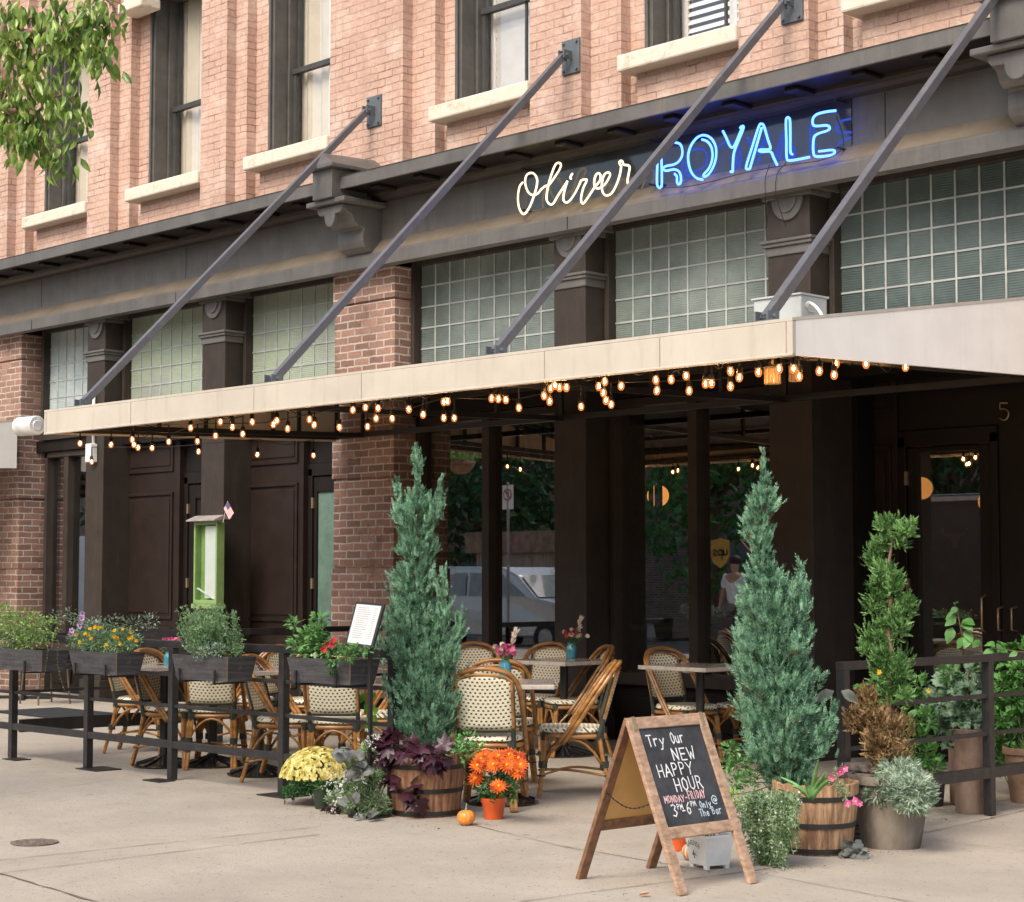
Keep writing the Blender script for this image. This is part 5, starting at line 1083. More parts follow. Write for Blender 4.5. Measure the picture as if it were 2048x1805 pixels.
for k,(x,y,ex,ey,L_) in enumerate(((1905,1255,1893,1290,.11),(1925,1245,1962,1272,.11),(1930,1262,1955,1300,.10),(1912,1235,1886,1255,.09),(1925,1240,1955,1250,.11),(1915,1215,1895,1232,.07),(1908,1208,1918,1203,.06),(1940,1270,1925,1305,.10),(1912,1225,1890,1240,.08),(1970,1290,1995,1290,.07),(1960,1280,1940,1300,.07),(1985,1300,1960,1312,.07),(2000,1300,2022,1305,.07),(1975,1285,2005,1300,.08),(2035,1305,2020,1312,.06),(2040,1300,2050,1290,.06),(1925,1275,1915,1300,.08))):
    a=PY(x,y,Yr+.06); e=PY(ex,ey,Yr+.02-.03*(k%2)); m.leaf(a,e-a,camd+UP*.5+rv(.25),L_,L_*.62,.08,.1,4)
s.tube(bez([PY(1935,1340,Yr+.1),PY(1975,1300,Yr+.1),PY(2048,1305,Yr+.1)],4),.004,5); m.build('foliage','leaf_mid',t,smooth=True); s.build('stems','stem_brown',t)
t=thing('yellow_flower','two tiny yellow blossoms behind the topiary','flowers',PY(1857,1382,Yr-.4)); m=M(); flower(m,PY(1857,1383,Yr-.45),camd,.017,6,.9,.3); flower(m,PY(1758,1345,Yt-.15),camd,.017,6,.9,.3); m.build('blossom','pet_marigold',t)
# ================================================================ chalkboard A-frame
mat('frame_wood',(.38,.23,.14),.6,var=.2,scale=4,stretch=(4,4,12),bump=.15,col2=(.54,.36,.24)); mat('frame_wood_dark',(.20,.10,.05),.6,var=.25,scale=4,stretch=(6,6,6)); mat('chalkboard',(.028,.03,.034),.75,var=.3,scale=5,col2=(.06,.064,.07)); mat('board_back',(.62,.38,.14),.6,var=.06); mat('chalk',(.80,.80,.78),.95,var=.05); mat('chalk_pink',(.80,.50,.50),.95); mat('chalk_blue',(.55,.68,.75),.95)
fl=PG(1359,1793); frr=PG(1512,1767); bl_=PG(1155,1759); br=PG(1303,1740)
# hinge line above the middle of the feet
wv_=(frr-fl); wv_.z=0; wl_=wv_.length; wu=wv_.normalized(); mid=(fl+bl_)/2; 
h0=PXx(1245,1432,mid.x); hz=PD(1258,1436,(mid-V((0,0,0))).dot(vdir)).z
ap=V((mid.x,mid.y,hz)); back=(bl_-fl); back.z=0; back.normalize()
def sgn(o): return o
t=thing('chalkboard_sign','freestanding A frame chalkboard advertising a happy hour, right of centre','sign',mid)
def face(foot,sideup,pref,board_front):
    # one leaf: foot line from foot to foot+wu*wl_, top at ap
    L_=(ap-foot).length; u=(ap-foot).normalized(); nrm=wu.cross(u).normalized()
    if nrm.dot(camd)<0: nrm=-nrm
    return L_,u,nrm
Lf,uf,nf=face(fl,0,0,0); Lb,ub,nb_=face(bl_,0,0,0)
def leg(m,foot,u,L_,n,s0,w=.055,t_=.022,L0=0.):
    a=foot+wu*s0+u*L0; m.bar(a,foot+wu*s0+u*L_,w,t_,up=n)
fw=wl_; 
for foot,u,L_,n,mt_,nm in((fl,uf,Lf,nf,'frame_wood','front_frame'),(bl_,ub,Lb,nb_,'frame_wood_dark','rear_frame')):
    zlo=L_*.305
    m=M(); leg(m,foot,u,L_,n,.0275*.8); leg(m,foot,u,L_,n,fw-.0275*.8); a=foot+u*(L_-.0275); m.bar(a+wu*.05,a+wu*(fw-.05),.055,.0215,up=n); a=foot+u*(zlo+.0275); m.bar(a+wu*.05,a+wu*(fw-.05),.055,.0215,up=n)
    fo=m.build(nm,mt_,t,bev=.003)
    x0,x1=.049,fw-.049; z0,z1=zlo+.055,L_-.055
    q=M(); P=[foot+wu*x0+u*z0,foot+wu*x1+u*z0,foot+wu*x1+u*z1,foot+wu*x0+u*z1]
    if nm=='front_frame': bd0=(foot,x0,x1,z0,z1,u,n); q.prism([p-n*.004 for p in P],n*.006); q.build('blackboard','chalkboard',t); q=M(); q.prism([p-n*.0105 for p in P],n*.006); q.build('board_back','board_back',t)
    else: q.prism([p-n*.002 for p in P],n*.006); q.build('board_back','board_back',t); q=M(); q.prism([p-n*.0085 for p in P],n*.006); q.build('blackboard','chalkboard',t)
m=M(); a=fl+uf*Lf*.52+wu*.01; b=bl_+ub*Lb*.55+wu*.01; P=[a.lerp(b,k/22)-V((0,0,.05*math.sin(PI*k/22))) for k in range(23)]
for k in range(22): m.bar(P[k],P[k].lerp(P[k+1],.8),.007 if k%2 else .003,.003 if k%2 else .007)
m.build('chain','hoop',t); m=M(); m.ball(a-uf*0+V((0,-.0,0)),.009); m.ball(b,.009); m.build('chain_hook','white_metal',t,smooth=True)
m=M(); 
for s0 in(.03,fw-.03): m.bar(ap+wu*s0-uf*.06+nf*.0,ap+wu*s0+V((0,0,.004)),.02,.028)
m.build('hinge','brass',t)
FONT={'T':[[(0,1),(1,1)],[(.5,1),(.5,0)]],'r':[[(.1,.62),(.15,0)],[(.13,.4),(.4,.62),(.8,.6)]],'y':[[(.05,.6),(.45,.1)],[(.9,.65),(.45,.1),(.2,-.3),(-.1,-.3)]],'O':[[(.5,1),(.15,.8),(.1,.3),(.45,0),(.85,.2),(.9,.7),(.5,1)]],
'u':[[(.1,.6),(.1,.15),(.4,0),(.75,.15),(.8,.6),(.82,0)]],'N':[[(.1,0),(.1,1),(.85,0),(.9,1)]],'E':[[(.9,1),(.1,1),(.1,0),(.9,0)],[(.1,.52),(.75,.52)]],'W':[[(0,1),(.28,0),(.5,.6),(.75,0),(1,1.1)]],'H':[[(.08,1),(.1,0)],[(.9,1),(.9,0)],[(.1,.5),(.9,.5)]],
'A':[[(0,0),(.5,1),(1,0)],[(.2,.35),(.8,.35)]],'P':[[(.1,0),(.1,1),(.7,.95),(.85,.72),(.65,.5),(.1,.45)]],'Y':[[(0,1),(.5,.5)],[(1,1),(.5,.5),(.4,0)]],'U':[[(.1,1),(.12,.2),(.5,0),(.85,.2),(.9,1)]],'R':[[(.1,0),(.1,1),(.7,.95),(.8,.72),(.6,.52),(.1,.48)],[(.5,.5),(.95,0)]],
'M':[[(0,0),(.1,1),(.5,.35),(.9,1),(1,0)]],'D':[[(.1,0),(.1,1),(.6,.9),(.9,.5),(.6,.08),(.1,0)]],'F':[[(.9,1),(.1,1),(.1,0)],[(.1,.5),(.7,.5)]],'I':[[(.5,1),(.5,0)]],'-':[[(.1,.5),(.9,.5)]],'3':[[(.1,.9),(.5,1),(.85,.8),(.5,.55),(.9,.3),(.5,0),(.05,.1)]],'6':[[(.8,1),(.3,.7),(.1,.3),(.4,0),(.8,.15),(.8,.45),(.45,.55),(.15,.35)]],
'n':[[(.1,.6),(.1,0)],[(.1,.45),(.5,.62),(.8,.45),(.82,0)]],'l':[[(.5,1),(.5,0)]],'@':[[(.65,.6),(.4,.6),(.35,.35),(.6,.3),(.68,.6),(.75,.3),(.95,.45),(.85,.85),(.45,1),(.1,.7),(.08,.25),(.4,0),(.8,.05)]],'h':[[(.1,1),(.1,0)],[(.1,.4),(.5,.6),(.8,.4),(.82,0)]],'e':[[(.15,.3),(.8,.35),(.65,.6),(.3,.58),(.12,.25),(.4,0),(.8,.1)]],
'B':[[(.1,0),(.1,1),(.65,.95),(.7,.65),(.2,.52),(.8,.4),(.75,.08),(.1,0)]],'a':[[(.75,.6),(.3,.58),(.15,.2),(.45,0),(.75,.25),(.78,.6),(.85,0)]],'G':[[(.9,.85),(.5,1),(.1,.6),(.2,.1),(.6,0),(.9,.2),(.9,.45),(.6,.45)]]}
def ribbon(m,pts,w,nrm):
    for a,b in zip(pts[:-1],pts[1:]):
        d=(b-a).normalized(); s_=d.cross(nrm).normalized()*w/2; e=d*w*.35
        m.add([a-e-s_,b+e-s_,b+e+s_,a-e+s_],[(0,1,2,3)])
def write(m,word,s0,s1,t0,t1,w=.0065,slant=0.,rise=0.):
    foot,x0,x1,z0,z1,u,n=bd0; N=len(word); cw=(s1-s0)/N; rr=random.Random(len(word)+int(t0*100))
    for i,ch in enumerate(word):
        if ch==' ':continue
        jy=rr.uniform(-.006,.006)
        for st in FONT[ch]:
            P=[]
            for a,b in st:
                s=s0+cw*(i+.08+a*.80); tt=t1+(t0-t1)*b+jy-rise*(i/N)+slant*a*0
                P.append(foot+wu*(x0+(x1-x0)*s)+u*(z1-(z1-z0)*tt)+n*(.0035+.0001*i))
            ribbon(m,P,w*rr.uniform(.85,1.1),n)
m=M(); write(m,'Try',.08,.37,.07,.185,.006); write(m,'Our',.46,.68,.06,.175,.006); write(m,'NEW',.40,.78,.225,.345,.0065); write(m,'HAPPY',.10,.68,.375,.50,.0065); write(m,'HOUR',.30,.76,.525,.655,.0065); m.build('chalk_lettering','chalk',t)
m=M(); write(m,'MONDAY',.08,.40,.695,.762,.0055); write(m,'-',.41,.45,.70,.76,.0055); write(m,'FRIDAY',.46,.74,.672,.75,.0055); m.build('chalk_days','chalk_pink',t)
m=M(); write(m,'3',.14,.24,.785,.905,.0065); write(m,'PM',.24,.335,.785,.835,.0045); write(m,'-',.30,.36,.82,.89,.0055); write(m,'6',.37,.46,.775,.89,.0065); write(m,'PM',.46,.55,.775,.825,.0045); m.build('chalk_hours','chalk',t)
m=M(); write(m,'Only',.60,.79,.785,.85,.0045); write(m,'@',.80,.92,.735,.82,.0045); write(m,'The',.56,.72,.865,.935,.0045); write(m,'Bar',.76,.93,.85,.925,.0045); m.build('chalk_place','chalk_blue',t)
# ================================================================ white garden pot and gourd
mat('white_enamel',(.86,.86,.83),.35,var=.05,coat=.2)
cw=PG(1419,1735); t=thing('square_pot','square white enamel pot with Garden lettering under the chalkboard','pot',cw); m=M(); a0,a1,hh=.070,.092,.165; RZ_=Matrix.Rotation(math.radians(75),3,'Z')
def sq(a,z): return [cw+RZ_@V((sx*a,sy*a,z)) for sx,sy in((-1,-1),(1,-1),(1,1),(-1,1))]
vs=sq(a0,.018)+sq(a1-.006,hh-.012)+sq(a1,hh-.012)+sq(a1+.001,hh)+sq(a1-.012,hh)+sq(a1-.014,hh-.03)
fs=[(0,3,2,1)]
for l in range(5): fs+= [(4*l+i,4*l+(i+1)%4,4*l+4+(i+1)%4,4*l+4+i) for i in range(4)]
m.add(vs,fs)
for p in sq(a0-.012,0): m.box(p.x-.011,p.y-.011,0,p.x+.011,p.y+.011,.0185)
m.build('vessel','white_enamel',t); m=M(); m.add([p for p in sq(a1-.013,hh-.025)],[(0,1,2,3)]); m.build('soil','soil',t)
nl=RZ_@V((-1,0,.14)); nl.normalize(); ul=(RZ_@V((-(a1-a0),0,hh))).normalized(); sl2=RZ_@V((0,-1,0))
m=M(); cc=cw+RZ_@V((-(a0+.012),0,.018))
for i,ch in enumerate('GARDEN'):
    an=(i-2.5)*.30; o=cc+sl2*math.sin(an)*.058+ul*(.062+.036*math.cos(an))+nl*.003
    for st in FONT[ch]: ribbon(m,[o+(sl2*math.cos(an)-ul*math.sin(an))*(a-.5)*.016+(ul*math.cos(an)+sl2*math.sin(an))*b*.022 for a,b in st],.003,nl)
o=cc+ul*.05+nl*.003
ribbon(m,[o-ul*.016,o+ul*.02],.007,nl); ribbon(m,[o-ul*.006,o-sl2*.010+ul*.008,o-sl2*.016-ul*.002],.004,nl); ribbon(m,[o-ul*.006,o+sl2*.010+ul*.008,o+sl2*.016-ul*.002],.004,nl); m.build('lettering','hoop',t)
leafy('herb_plant','sparse dark green sprigs in the square white pot','plant',cw+V((0,0,.14)),[(cw+V((0,0,.19)),.05)],110,.025,.014,'leaf_dark',seg=1)
mat('gourd',(.48,.24,.12),.6,var=.1,stretch=(1,1,1)); mat('gourd_stripe',(.72,.52,.33),.6)
cg=PG(1374,1722)+V((0,.03,0)); t=thing('gourd','striped brown and cream gourd between the orange pot and white pot','gourd',cg); m=M(); n=36
for k in range(n):
    m.cur=1 if k%3==0 else 0; vs=[]
    for i in range(9):
        a=-PI/2+PI*i/8
        for kk in(k,k+1): q=2*PI*kk/n; vs.append(cg+V((.048*math.cos(a)*math.cos(q),.048*math.cos(a)*math.sin(q),.043+.043*math.sin(a))))
    m.add(vs,[(2*i,2*i+1,2*i+3,2*i+2) for i in range(8)])
m.build('body',['gourd','gourd_stripe'],t,smooth=True); m=M(); m.tube(bez([cg+V((0,0,.084)),cg+V((.01,0,.10)),cg+V((.03,0,.11))],3),.006,5); m.build('stalk','trail',t,smooth=True)
# ================================================================ menu stand
Ym=7.22; t=thing('menu_stand','slim black menu stand with a tilted white menu left of the left conifer','menu stand',PG(738,1620)); q=[PY(712,1203,Ym),PY(768,1208,Ym+.0),PY(744,1297,Ym-.10),PY(690,1290,Ym-.10)]
nn=(q[1]-q[0]).cross(q[3]-q[0]).normalized(); nn=nn if nn.dot(camd)>0 else -nn
m=M(); m.prism(q,nn*-.018); m.build('holder','frame_black',t,bev=.002); cen=sum(q,V())/4; i_=[cen+(p-cen)*.88+nn*.0015 for p in q]; m=M(); m.add(i_,[(0,1,2,3)]); mat('paper',(.60,.60,.59),.6,var=.02); m.build('menu_sheet','paper',t)
m=M(); rr=random.Random(5)
for k in range(15):
    v=.08+.055*k
    for a,b in((.12,.45+.2*rr.random()),(.78,.88)):
        P0=i_[0].lerp(i_[1],a).lerp(i_[3].lerp(i_[2],a),v)+nn*.001; P1=i_[0].lerp(i_[1],b).lerp(i_[3].lerp(i_[2],b),v)+nn*.001; ribbon(m,[P0,P1],.0022,nn)
mat('menu_ink',(.20,.20,.20),.8); m.build('menu_text','menu_ink',t)
b=(q[2]+q[3])/2; m=M(); p0=PY(741,1292,Ym-.03); m.bar(V((p0.x,p0.y,.01)),p0+V((0,0,.04)),.022,.022); m.lathe([(.13,0),(.13,.008),(.02,.014)],24,(p0.x,p0.y,0)); m.build('pole','frame_black',t)
# ================================================================ vases with flowers
mat('teal_glass',(.05,.26,.32),.12,var=.15,coat=.6)
def vase(label,c,kinds,s=1.,pet='pet_red'):
    t=thing('flower_vase',label,'vase',c); m=M(); m.lathe([(.0,0),(.034*s,0),(.038*s,.01*s),(.038*s,.075*s),(.028*s,.09*s),(.028*s,.10*s),(.030*s,.105*s),(.026*s,.107*s)],18,c); m.build('jar','teal_glass',t,smooth=.8)
    f=M(); st=M(); lf=M()
    for k in range(34):
        kd=kinds[k%len(kinds)]; o=V((R.gauss(0,.035),R.gauss(0,.03),R.uniform(.145,.20)))*s+V((kd[1],0,0))*s; p=c+o
        st.tube([c+V((0,0,.09*s)),p],.002,3); f.cur=kd[0]; flower(f,p,camd+rv(.7),.021*s,8,.8,.5)
    for k in range(16): lf.leaf(c+V((R.gauss(0,.03),R.gauss(0,.03),R.uniform(.10,.15)))*s,rv(1)+UP*.5,rv(1),.03,.014,n=1)
    if len(kinds)>1:
        for k in range(3):
            e=c+V((-.05-.02*k if kinds[1][1]<0 else .06+.01*k,0,.20+.03*k))*s; a=c+V((0,0,.1*s)); st.tube([a,e],.003,4); f.cur=1
            for j in range(5): f.leaf(e,(e-a).normalized()+rv(.45),camd,.05*s,.016*s,n=2)
    st.build('stems','stem_green',t); f.build('blooms',[pet,'pet_cream'],t); lf.build('leaves','leaf_mid',t); return t
def tv(px,py): p=PG(px,py,.762); return p
vase('teal jar with red flowers and a pink lily on the table by the window',tv(1143,1316),[(0,0),(0,0),(1,.05)],1.15)
vase('teal jar with hot pink flowers and cream lilies on the nearest table',tv(1010,1357),[(0,.02),(0,.02),(0,.03),(1,-.04)],1.1,'pet_pink')
vase('small teal jar with pink and red carnations behind the marigold planter',tv(338,1332),[(0,0)],1.,'pet_pink')
vase('red flower bunch in a jar glimpsed behind the left conifer',tv(886,1318),[(0,0)],1.)
# ================================================================ notice box, flag, mat, manhole, left cafe set, leaves
mat('apple_green',(.22,.34,.12),.45,var=.08); mat('shingle',(.28,.24,.22),.8)
Yb=11.45; a=PY(388,1045,Yb); b=PY(434,1040,Yb); zt_=a.z; zb_=PY(410,1208,Yb).z; w_=b.x-a.x
t=thing('notice_box','green glass fronted notice box with papers on a post before the doors','notice box',(a.x+w_/2,Yb,0)); m=M(); dp=.10; th=.025
m.box(a.x,Yb,zb_,a.x+th,Yb+dp,zt_); m.box(b.x-th,Yb,zb_,b.x,Yb+dp,zt_); m.box(a.x+th,Yb,zb_,b.x-th,Yb+dp,zb_+.04); m.box(a.x+th,Yb,zt_-.03,b.x-th,Yb+dp,zt_); m.box(a.x+th,Yb+dp-.02,zb_+.04,b.x-th,Yb+dp,zt_-.03)
m.build('case','apple_green',t,bev=.004); m=M(); m.box(a.x-.01,Yb-.02,zb_-.05,b.x+.01,Yb+dp+.01,zb_-.001); m.build('tray','apple_green',t,bev=.003)
m=M(); m.add([(a.x+th,Yb+.015,zb_+.04),(b.x-th,Yb+.015,zb_+.04),(b.x-th,Yb+.015,zt_-.03),(a.x+th,Yb+.015,zt_-.03)],[(0,1,2,3)]); m.build('pane','case_glass',t)
m=M(); m.box(a.x+w_*.40,Yb+.03,zb_+.06,b.x-th-.003,Yb+.035,zt_-.045); m.prism([(a.x+th+.01,Yb+.018,zb_+.16),(a.x+th+.03,Yb+.018,zb_+.17),(b.x-th-.02,Yb+.018,zb_+.05),(b.x-th-.05,Yb+.018,zb_+.045)],(0,.01,0)); m.build('papers','paper',t)
m=M(); m.prism([(a.x-.05,Yb-.07,zt_+.005),(a.x-.05,Yb-.07,zt_+.02),(a.x-.05,Yb+dp*.5,zt_+.07),(a.x-.05,Yb+dp+.05,zt_+.05),(a.x-.05,Yb+dp+.05,zt_+.03)],(w_+.10,0,0)); m.build('roof','shingle',t,bev=.003)
m=M(); m.box(a.x+w_*.3,Yb+.05,0,a.x+w_*.3+.08,Yb+.13,zb_-.05); m.build('post','apple_green',t)
c0=PY(446,1040,Yb-.03); t=thing('small_flag','little US flag stuck on the corner of the green notice box','flag',c0); m=M(); m.tube([c0-V((0,0,.03)),PY(455,1003,Yb-.03)],.003,5); m.build('stick','cable_white',t)
mat('flag_white',(.78,.74,.72),.8); mat('flag_red',(.52,.10,.10),.8); mat('flag_blue',(.07,.09,.20),.8)
fa=PY(456,1003,Yb-.035); fb=PY(468,1026,Yb-.035); fc=PY(458,1040,Yb-.035); fd=PY(447,1018,Yb-.035); m=M()
for k in range(13):
    m.cur=k%2==0 and 1 or 0; A=fa.lerp(fd,k/13);Bq=fb.lerp(fc,k/13);A2=fa.lerp(fd,(k+1)/13);B2=fb.lerp(fc,(k+1)/13); m.add([A,Bq,B2,A2],[(0,1,2,3)])
m.cur=2; e=V((0,-.004,0)); m.add([fa+e,fa.lerp(fb,.42)+e,fa.lerp(fb,.42).lerp(fd.lerp(fc,.42),.54)+e,fa.lerp(fd,.54)+e],[(0,1,2,3)]); m.build('cloth',['flag_white','flag_red','flag_blue'],t)
mat('mat_black',(.022,.023,.026),.9,bump=.8,bs=120); a=PG(75,1420); b=PG(285,1404); m=M(); m.box(a.x+.0,a.y-.55,.004,a.x+2.6,a.y+.25,.016); tag(m.build('door_mat','mat_black',bev=.004),'black rubber mat on the pavement before the doors','mat')
mat('manhole',(.17,.14,.115),.8,bump=.9,bs=90,var=.3,scale=40); c=PG(69,1687); m=M(); m.lathe([(.125,.003),(.125,.008),(.115,.009),(.112,.006),(0,.007)],32,(c.x,c.y,0)); m.cur=0
for k in range(-4,5): m.box(c.x-.09,c.y+k*.022-.004,.007,c.x+.09,c.y+k*.022+.004,.0095)
tag(m.build('manhole_cover','manhole'),'small round iron cover set in the pavement at lower left','manhole cover')
c=PG(45,1398); t=thing('cafe_table','dark cafe table beyond the railing at the left edge','table',c); m=M(); m.tube([(c.x,c.y,.03),(c.x,c.y,.72)],.03,10); m.build('column','frame_black',t); m=M(); m.bar((c.x-.3,c.y-.2,.02),(c.x+.3,c.y+.2,.02),.06,.03); m.bar((c.x-.3,c.y+.2,.021),(c.x+.3,c.y-.2,.021),.06,.032); m.build('base','frame_black',t); m=M(); m.box(c.x-.33,c.y-.33,.72,c.x+.33,c.y+.33,.75); m.build('tabletop','table_stone',t,bev=.004)
mat('bronze',(.14,.10,.075),.5,metal=.3); c=PG(90,1408); t=thing('metal_chair','thin legged bronze metal chair beyond the left railing','chair',c); m=M()
def ml(a,b_,r_=.011): m.tube([c+V(a),c+V(b_)],r_,6)
m.box(c.x-.2,c.y-.2,.44,c.x+.2,c.y+.2,.46); m.build('seat','bronze',t)
for sx,sy in((-1,-1),(1,-1),(-1,1),(1,1)): m=M(); ml((.2*sx,.2*sy,.0),(.17*sx,.17*sy,.45)); m.build('leg','bronze',t)
m=M(); m.tube(bez([c+V((-.2,-.18,.45)),c+V((-.22,-.2,.75)),c+V((-.22,0,.86)),c+V((-.22,.2,.75)),c+V((-.2,.18,.45))],5),.011,6); m.tube([c+V((-.21,-.19,.62)),c+V((-.21,.19,.62))],.008,6); m.build('backrest','bronze',t,smooth=True)
mat('dry_leaf',(.48,.26,.13),.7,var=.3); mat('dry_leaf_yellow',(.62,.52,.12),.7); mat('dry_leaf_dark',(.08,.05,.035),.8)
for k,(x,y,L_,mt_,lb) in enumerate(((1290,1791,.05,'dry_leaf','curled tan leaf on the pavement left of the chalkboard foot'),(576,1618,.022,'dry_leaf_yellow','pale yellow petal on the pavement left of the yellow mum'),(572,1634,.022,'dry_leaf_yellow','yellow green leaf just below the pale petal'),(832,1682,.014,'dry_leaf_yellow','tiny yellow leaf on the pavement below the left barrel'),(878,1659,.024,'dry_leaf_dark','dark curled leaf at the foot of the left barrel'),(1985,1636,.028,'dry_leaf','brown leaf at the foot of the right railing post'),(1650,1733,.02,'dry_leaf','brown fleck of leaf beside the right barrel foot'),(1735,1705,.03,'dry_leaf','brown leaf between right barrel and grey pot'),(1892,1640,.02,'dry_leaf_dark','dark leaf litter near the low black pot'),(1320,1726,.018,'dry_leaf_dark','dark leaf fleck behind the chalkboard'))):
    p=PG(x,y,.008); m=M(); d=rdir if k==0 else rv(1); d.z=0
    m.leaf(p-d.normalized()*L_/2,d,UP,L_,L_*.5,.5,-.25,4); 
    if k==0: m.leaf(p-d.normalized()*L_/2+V((0,-.004,0)),d+V((0,-.3,0)),UP,L_*.9,L_*.4,.5,-.35,4)
    tag(m.build('fallen_leaf',mt_,smooth=True),lb,'leaf','fallen leaves on the pavement')
# ================================================================ street tree, upper left
tb=V((-10.9,3.0,0)); t=thing('street_tree','leafy street tree whose glossy drooping branches hang in the top left corner','tree',tb); m=M()
m.tube(bez([tb,tb+V((.05,0,1.5)),tb+V((.0,.1,3.)),tb+V((.2,.1,5.2))],4),[.16-.007*i for i in range(13)],10); lv=M(); rr=random.Random(77)
clus=[(15,15,9.),(60,35,9.),(110,20,8.8),(160,15,8.7),(195,25,8.6),(215,45,8.6),(30,75,9.),(80,85,8.8),(140,60,8.7),(185,70,8.6),(60,120,9),(120,110,8.8),(205,95,8.6),(165,95,8.7),(10,100,9),(20,150,9.2),(75,130,9),(20,195,9.1),(55,190,9),(85,215,9),(120,215,9),(145,230,8.9),(20,240,9.1),(60,245,9),(95,270,9),(45,285,9),(15,280,9.1),(75,290,9),(115,300,9),(30,310,9),(125,335,9),(205,120,8.6),(-30,60,9.2),(-40,160,9.2),(-30,260,9.2),(-80,100,9.4),(-90,220,9.4),(160,220,8.9),(135,70,8.7),(100,60,8.9),(45,45,9),(175,40,8.7)]
limbs=[[tb+V((.1,.1,4.2)),PD(-60,-90,9.3),PD(60,-60,9.),PD(150,-30,8.8),PD(215,0,8.6),PD(232,25,8.6)],[tb+V((.1,.1,3.6)),PD(-90,30,9.3),PD(0,88,9.1),PD(40,130,9.),PD(70,170,9.),PD(110,195,8.9)],[tb+V((.1,.1,3.3)),PD(-90,130,9.3),PD(0,215,9.1),PD(50,225,9.),PD(80,285,9.),PD(118,318,8.95)],[PD(0,88,9.1),PD(80,60,8.9),PD(150,70,8.75),PD(205,100,8.65)]]
LP=[]
for q in limbs: P=bez(q,6); m.tube(P,[.022*(1-i/len(P))**1.2+.0035 for i in range(len(P))],5); LP+=P
for x,y,dd in clus:
    y=y*.95; c=PD(x,y,dd); h=min(LP,key=lambda q:(q-c).length); P=bez([h,h.lerp(c,.6)+V((0,0,.03))+rv(.02,rr),c-V((0,0,.05))],4); m.tube(P,[.004*(1-i/len(P))+.0016 for i in range(len(P))],4)
    for _ in range(22):
        p=P[rr.randrange(2,len(P))]+rv(.075,rr); lv.leaf(p,V((rr.uniform(-.6,.6),rr.uniform(-.6,.6),-1)),V((rr.uniform(-1,1),rr.uniform(-1,1),.3)),.080*rr.uniform(.6,1.25),.031*rr.uniform(.8,1.2),.35,rr.uniform(-.1,.35),4)
hub=[tb+V((.1,.1,3.6)),tb+V((.15,.1,4.4))]
for k in range(60):
    c=tb+V((rr.gauss(0,1.1),rr.gauss(-.2,1.0),rr.uniform(3.9,6.2)));
    if (c-O).dot(vdir)>0 and ((c-O).dot(rdir)/(c-O).dot(vdir))>-.30: continue
    P=[hub[1],c]; m.tube(P,[.02,.004],4)
    for _ in range(40): p=c+rv(.32,rr); lv.leaf(p,V((rr.uniform(-.6,.6),rr.uniform(-.6,.6),-1)),rv(1,rr),.085,.035,.3,.2,2)
m.build('trunk','bark',t,smooth=True); lv.build('crown','street_leaf',t,smooth=True)

# crumbs of soil, petals and leaf bits swept up against the pots and railing feet
m=M(); rr=random.Random(99)
for (px,py,sx,sy,n_) in ((850,1652,70,6,60),(640,1630,60,10,70),(985,1648,35,6,25),(1560,1738,80,7,60),(1700,1712,40,8,50),(1790,1706,55,6,40),(1900,1640,80,8,60),(565,1594,25,5,15),(358,1564,40,5,12),(1420,1740,40,5,20),(700,1500,300,60,60),(1100,1600,200,60,50),(300,1700,280,70,40),(1000,1740,350,50,40)):
    for _ in range(n_):
        p=PG(px+rr.gauss(0,sx*.6),py+rr.gauss(0,sy*.6),.006); m.cur=rr.choice((0,0,0,1,2)); d=rv(1,rr); d.z=0; L_=rr.uniform(.004,.014); m.leaf(p,d,UP,L_,L_*.6,.4,-.2,1)
lt=m.build('leaf_litter',['dry_leaf_dark','dry_leaf','dry_leaf_yellow']); lt['kind']='stuff'; tag(lt,'crumbs of soil and tiny dry leaf bits scattered on the pavement','litter')
# ================================================================ the street behind the camera (seen only in the shop windows)
mat('car_silver',(.52,.53,.54),.25,metal=.5,var=.02,coat=.6); mat('car_white',(.78,.78,.76),.3,var=.02,coat=.4); mat('truck_brown',(.030,.017,.012),.4,var=.05); mat('car_glass',(.20,.23,.25),.08,coat=.5); mat('tyre',(.02,.02,.02),.8); mat('rim',(.35,.35,.36),.3,metal=.8); mat('gold',(.50,.30,.04),.4); mat('lamp_red',(.5,.02,.02),.3); mat('skin',(.45,.26,.18),.6,var=.03); mat('hair',(.03,.018,.012),.7); mat('shirt',(.80,.82,.85),.8); mat('shorts',(.18,.17,.16),.8)  # car_glass colour is lightened to stand in for reflected sky
def car(name,label,cat,x,y,prof,w,glassp,wheels,paint,zg=.0):
    t=thing(name,label,cat,(x,y,-.15)); z=-.15
    m=M(); n=len(prof); vs=[]
    def ins(h): return .10*max(0,(h-.95)) if h>.95 else 0
    for s in(-1,1):
        for a,h in prof: vs.append((x+a,y+s*(w/2-ins(h)),z+h))
    m.add(vs,[tuple(range(n-1,-1,-1)),tuple(range(n,2*n))]+[(i,(i+1)%n,n+(i+1)%n,n+i) for i in range(n)]); m.build('body',paint,t,bev=.04)
    for g in glassp:
        m=M()
        for s in(-1,1): m.add([(x+a,y+s*(w/2-ins(h)+.012),z+h) for a,h in g],[tuple(range(len(g)))])
        m.build('side_window','car_glass',t)
    for wx in wheels:
        for s in(-1,1):
            m=M(); c=V((x+wx,y+s*(w/2-.1),z+.34)); m.tube([c-V((0,.11,0)),c+V((0,.11,0))],.34,20); o=m.build('wheel','tyre',t,smooth=.6); m=M(); m.tube([c-V((0,.118,0)),c+V((0,.118,0))],.2,14); m.build('rim','rim',o)
    return t
suv=[(-2.4,.35),(-2.42,.9),(-2.3,1.15),(-2.05,1.72),(-1.6,1.80),(.1,1.78),(.55,1.62),(1.15,1.15),(2.2,1.0),(2.38,.85),(2.4,.35)]
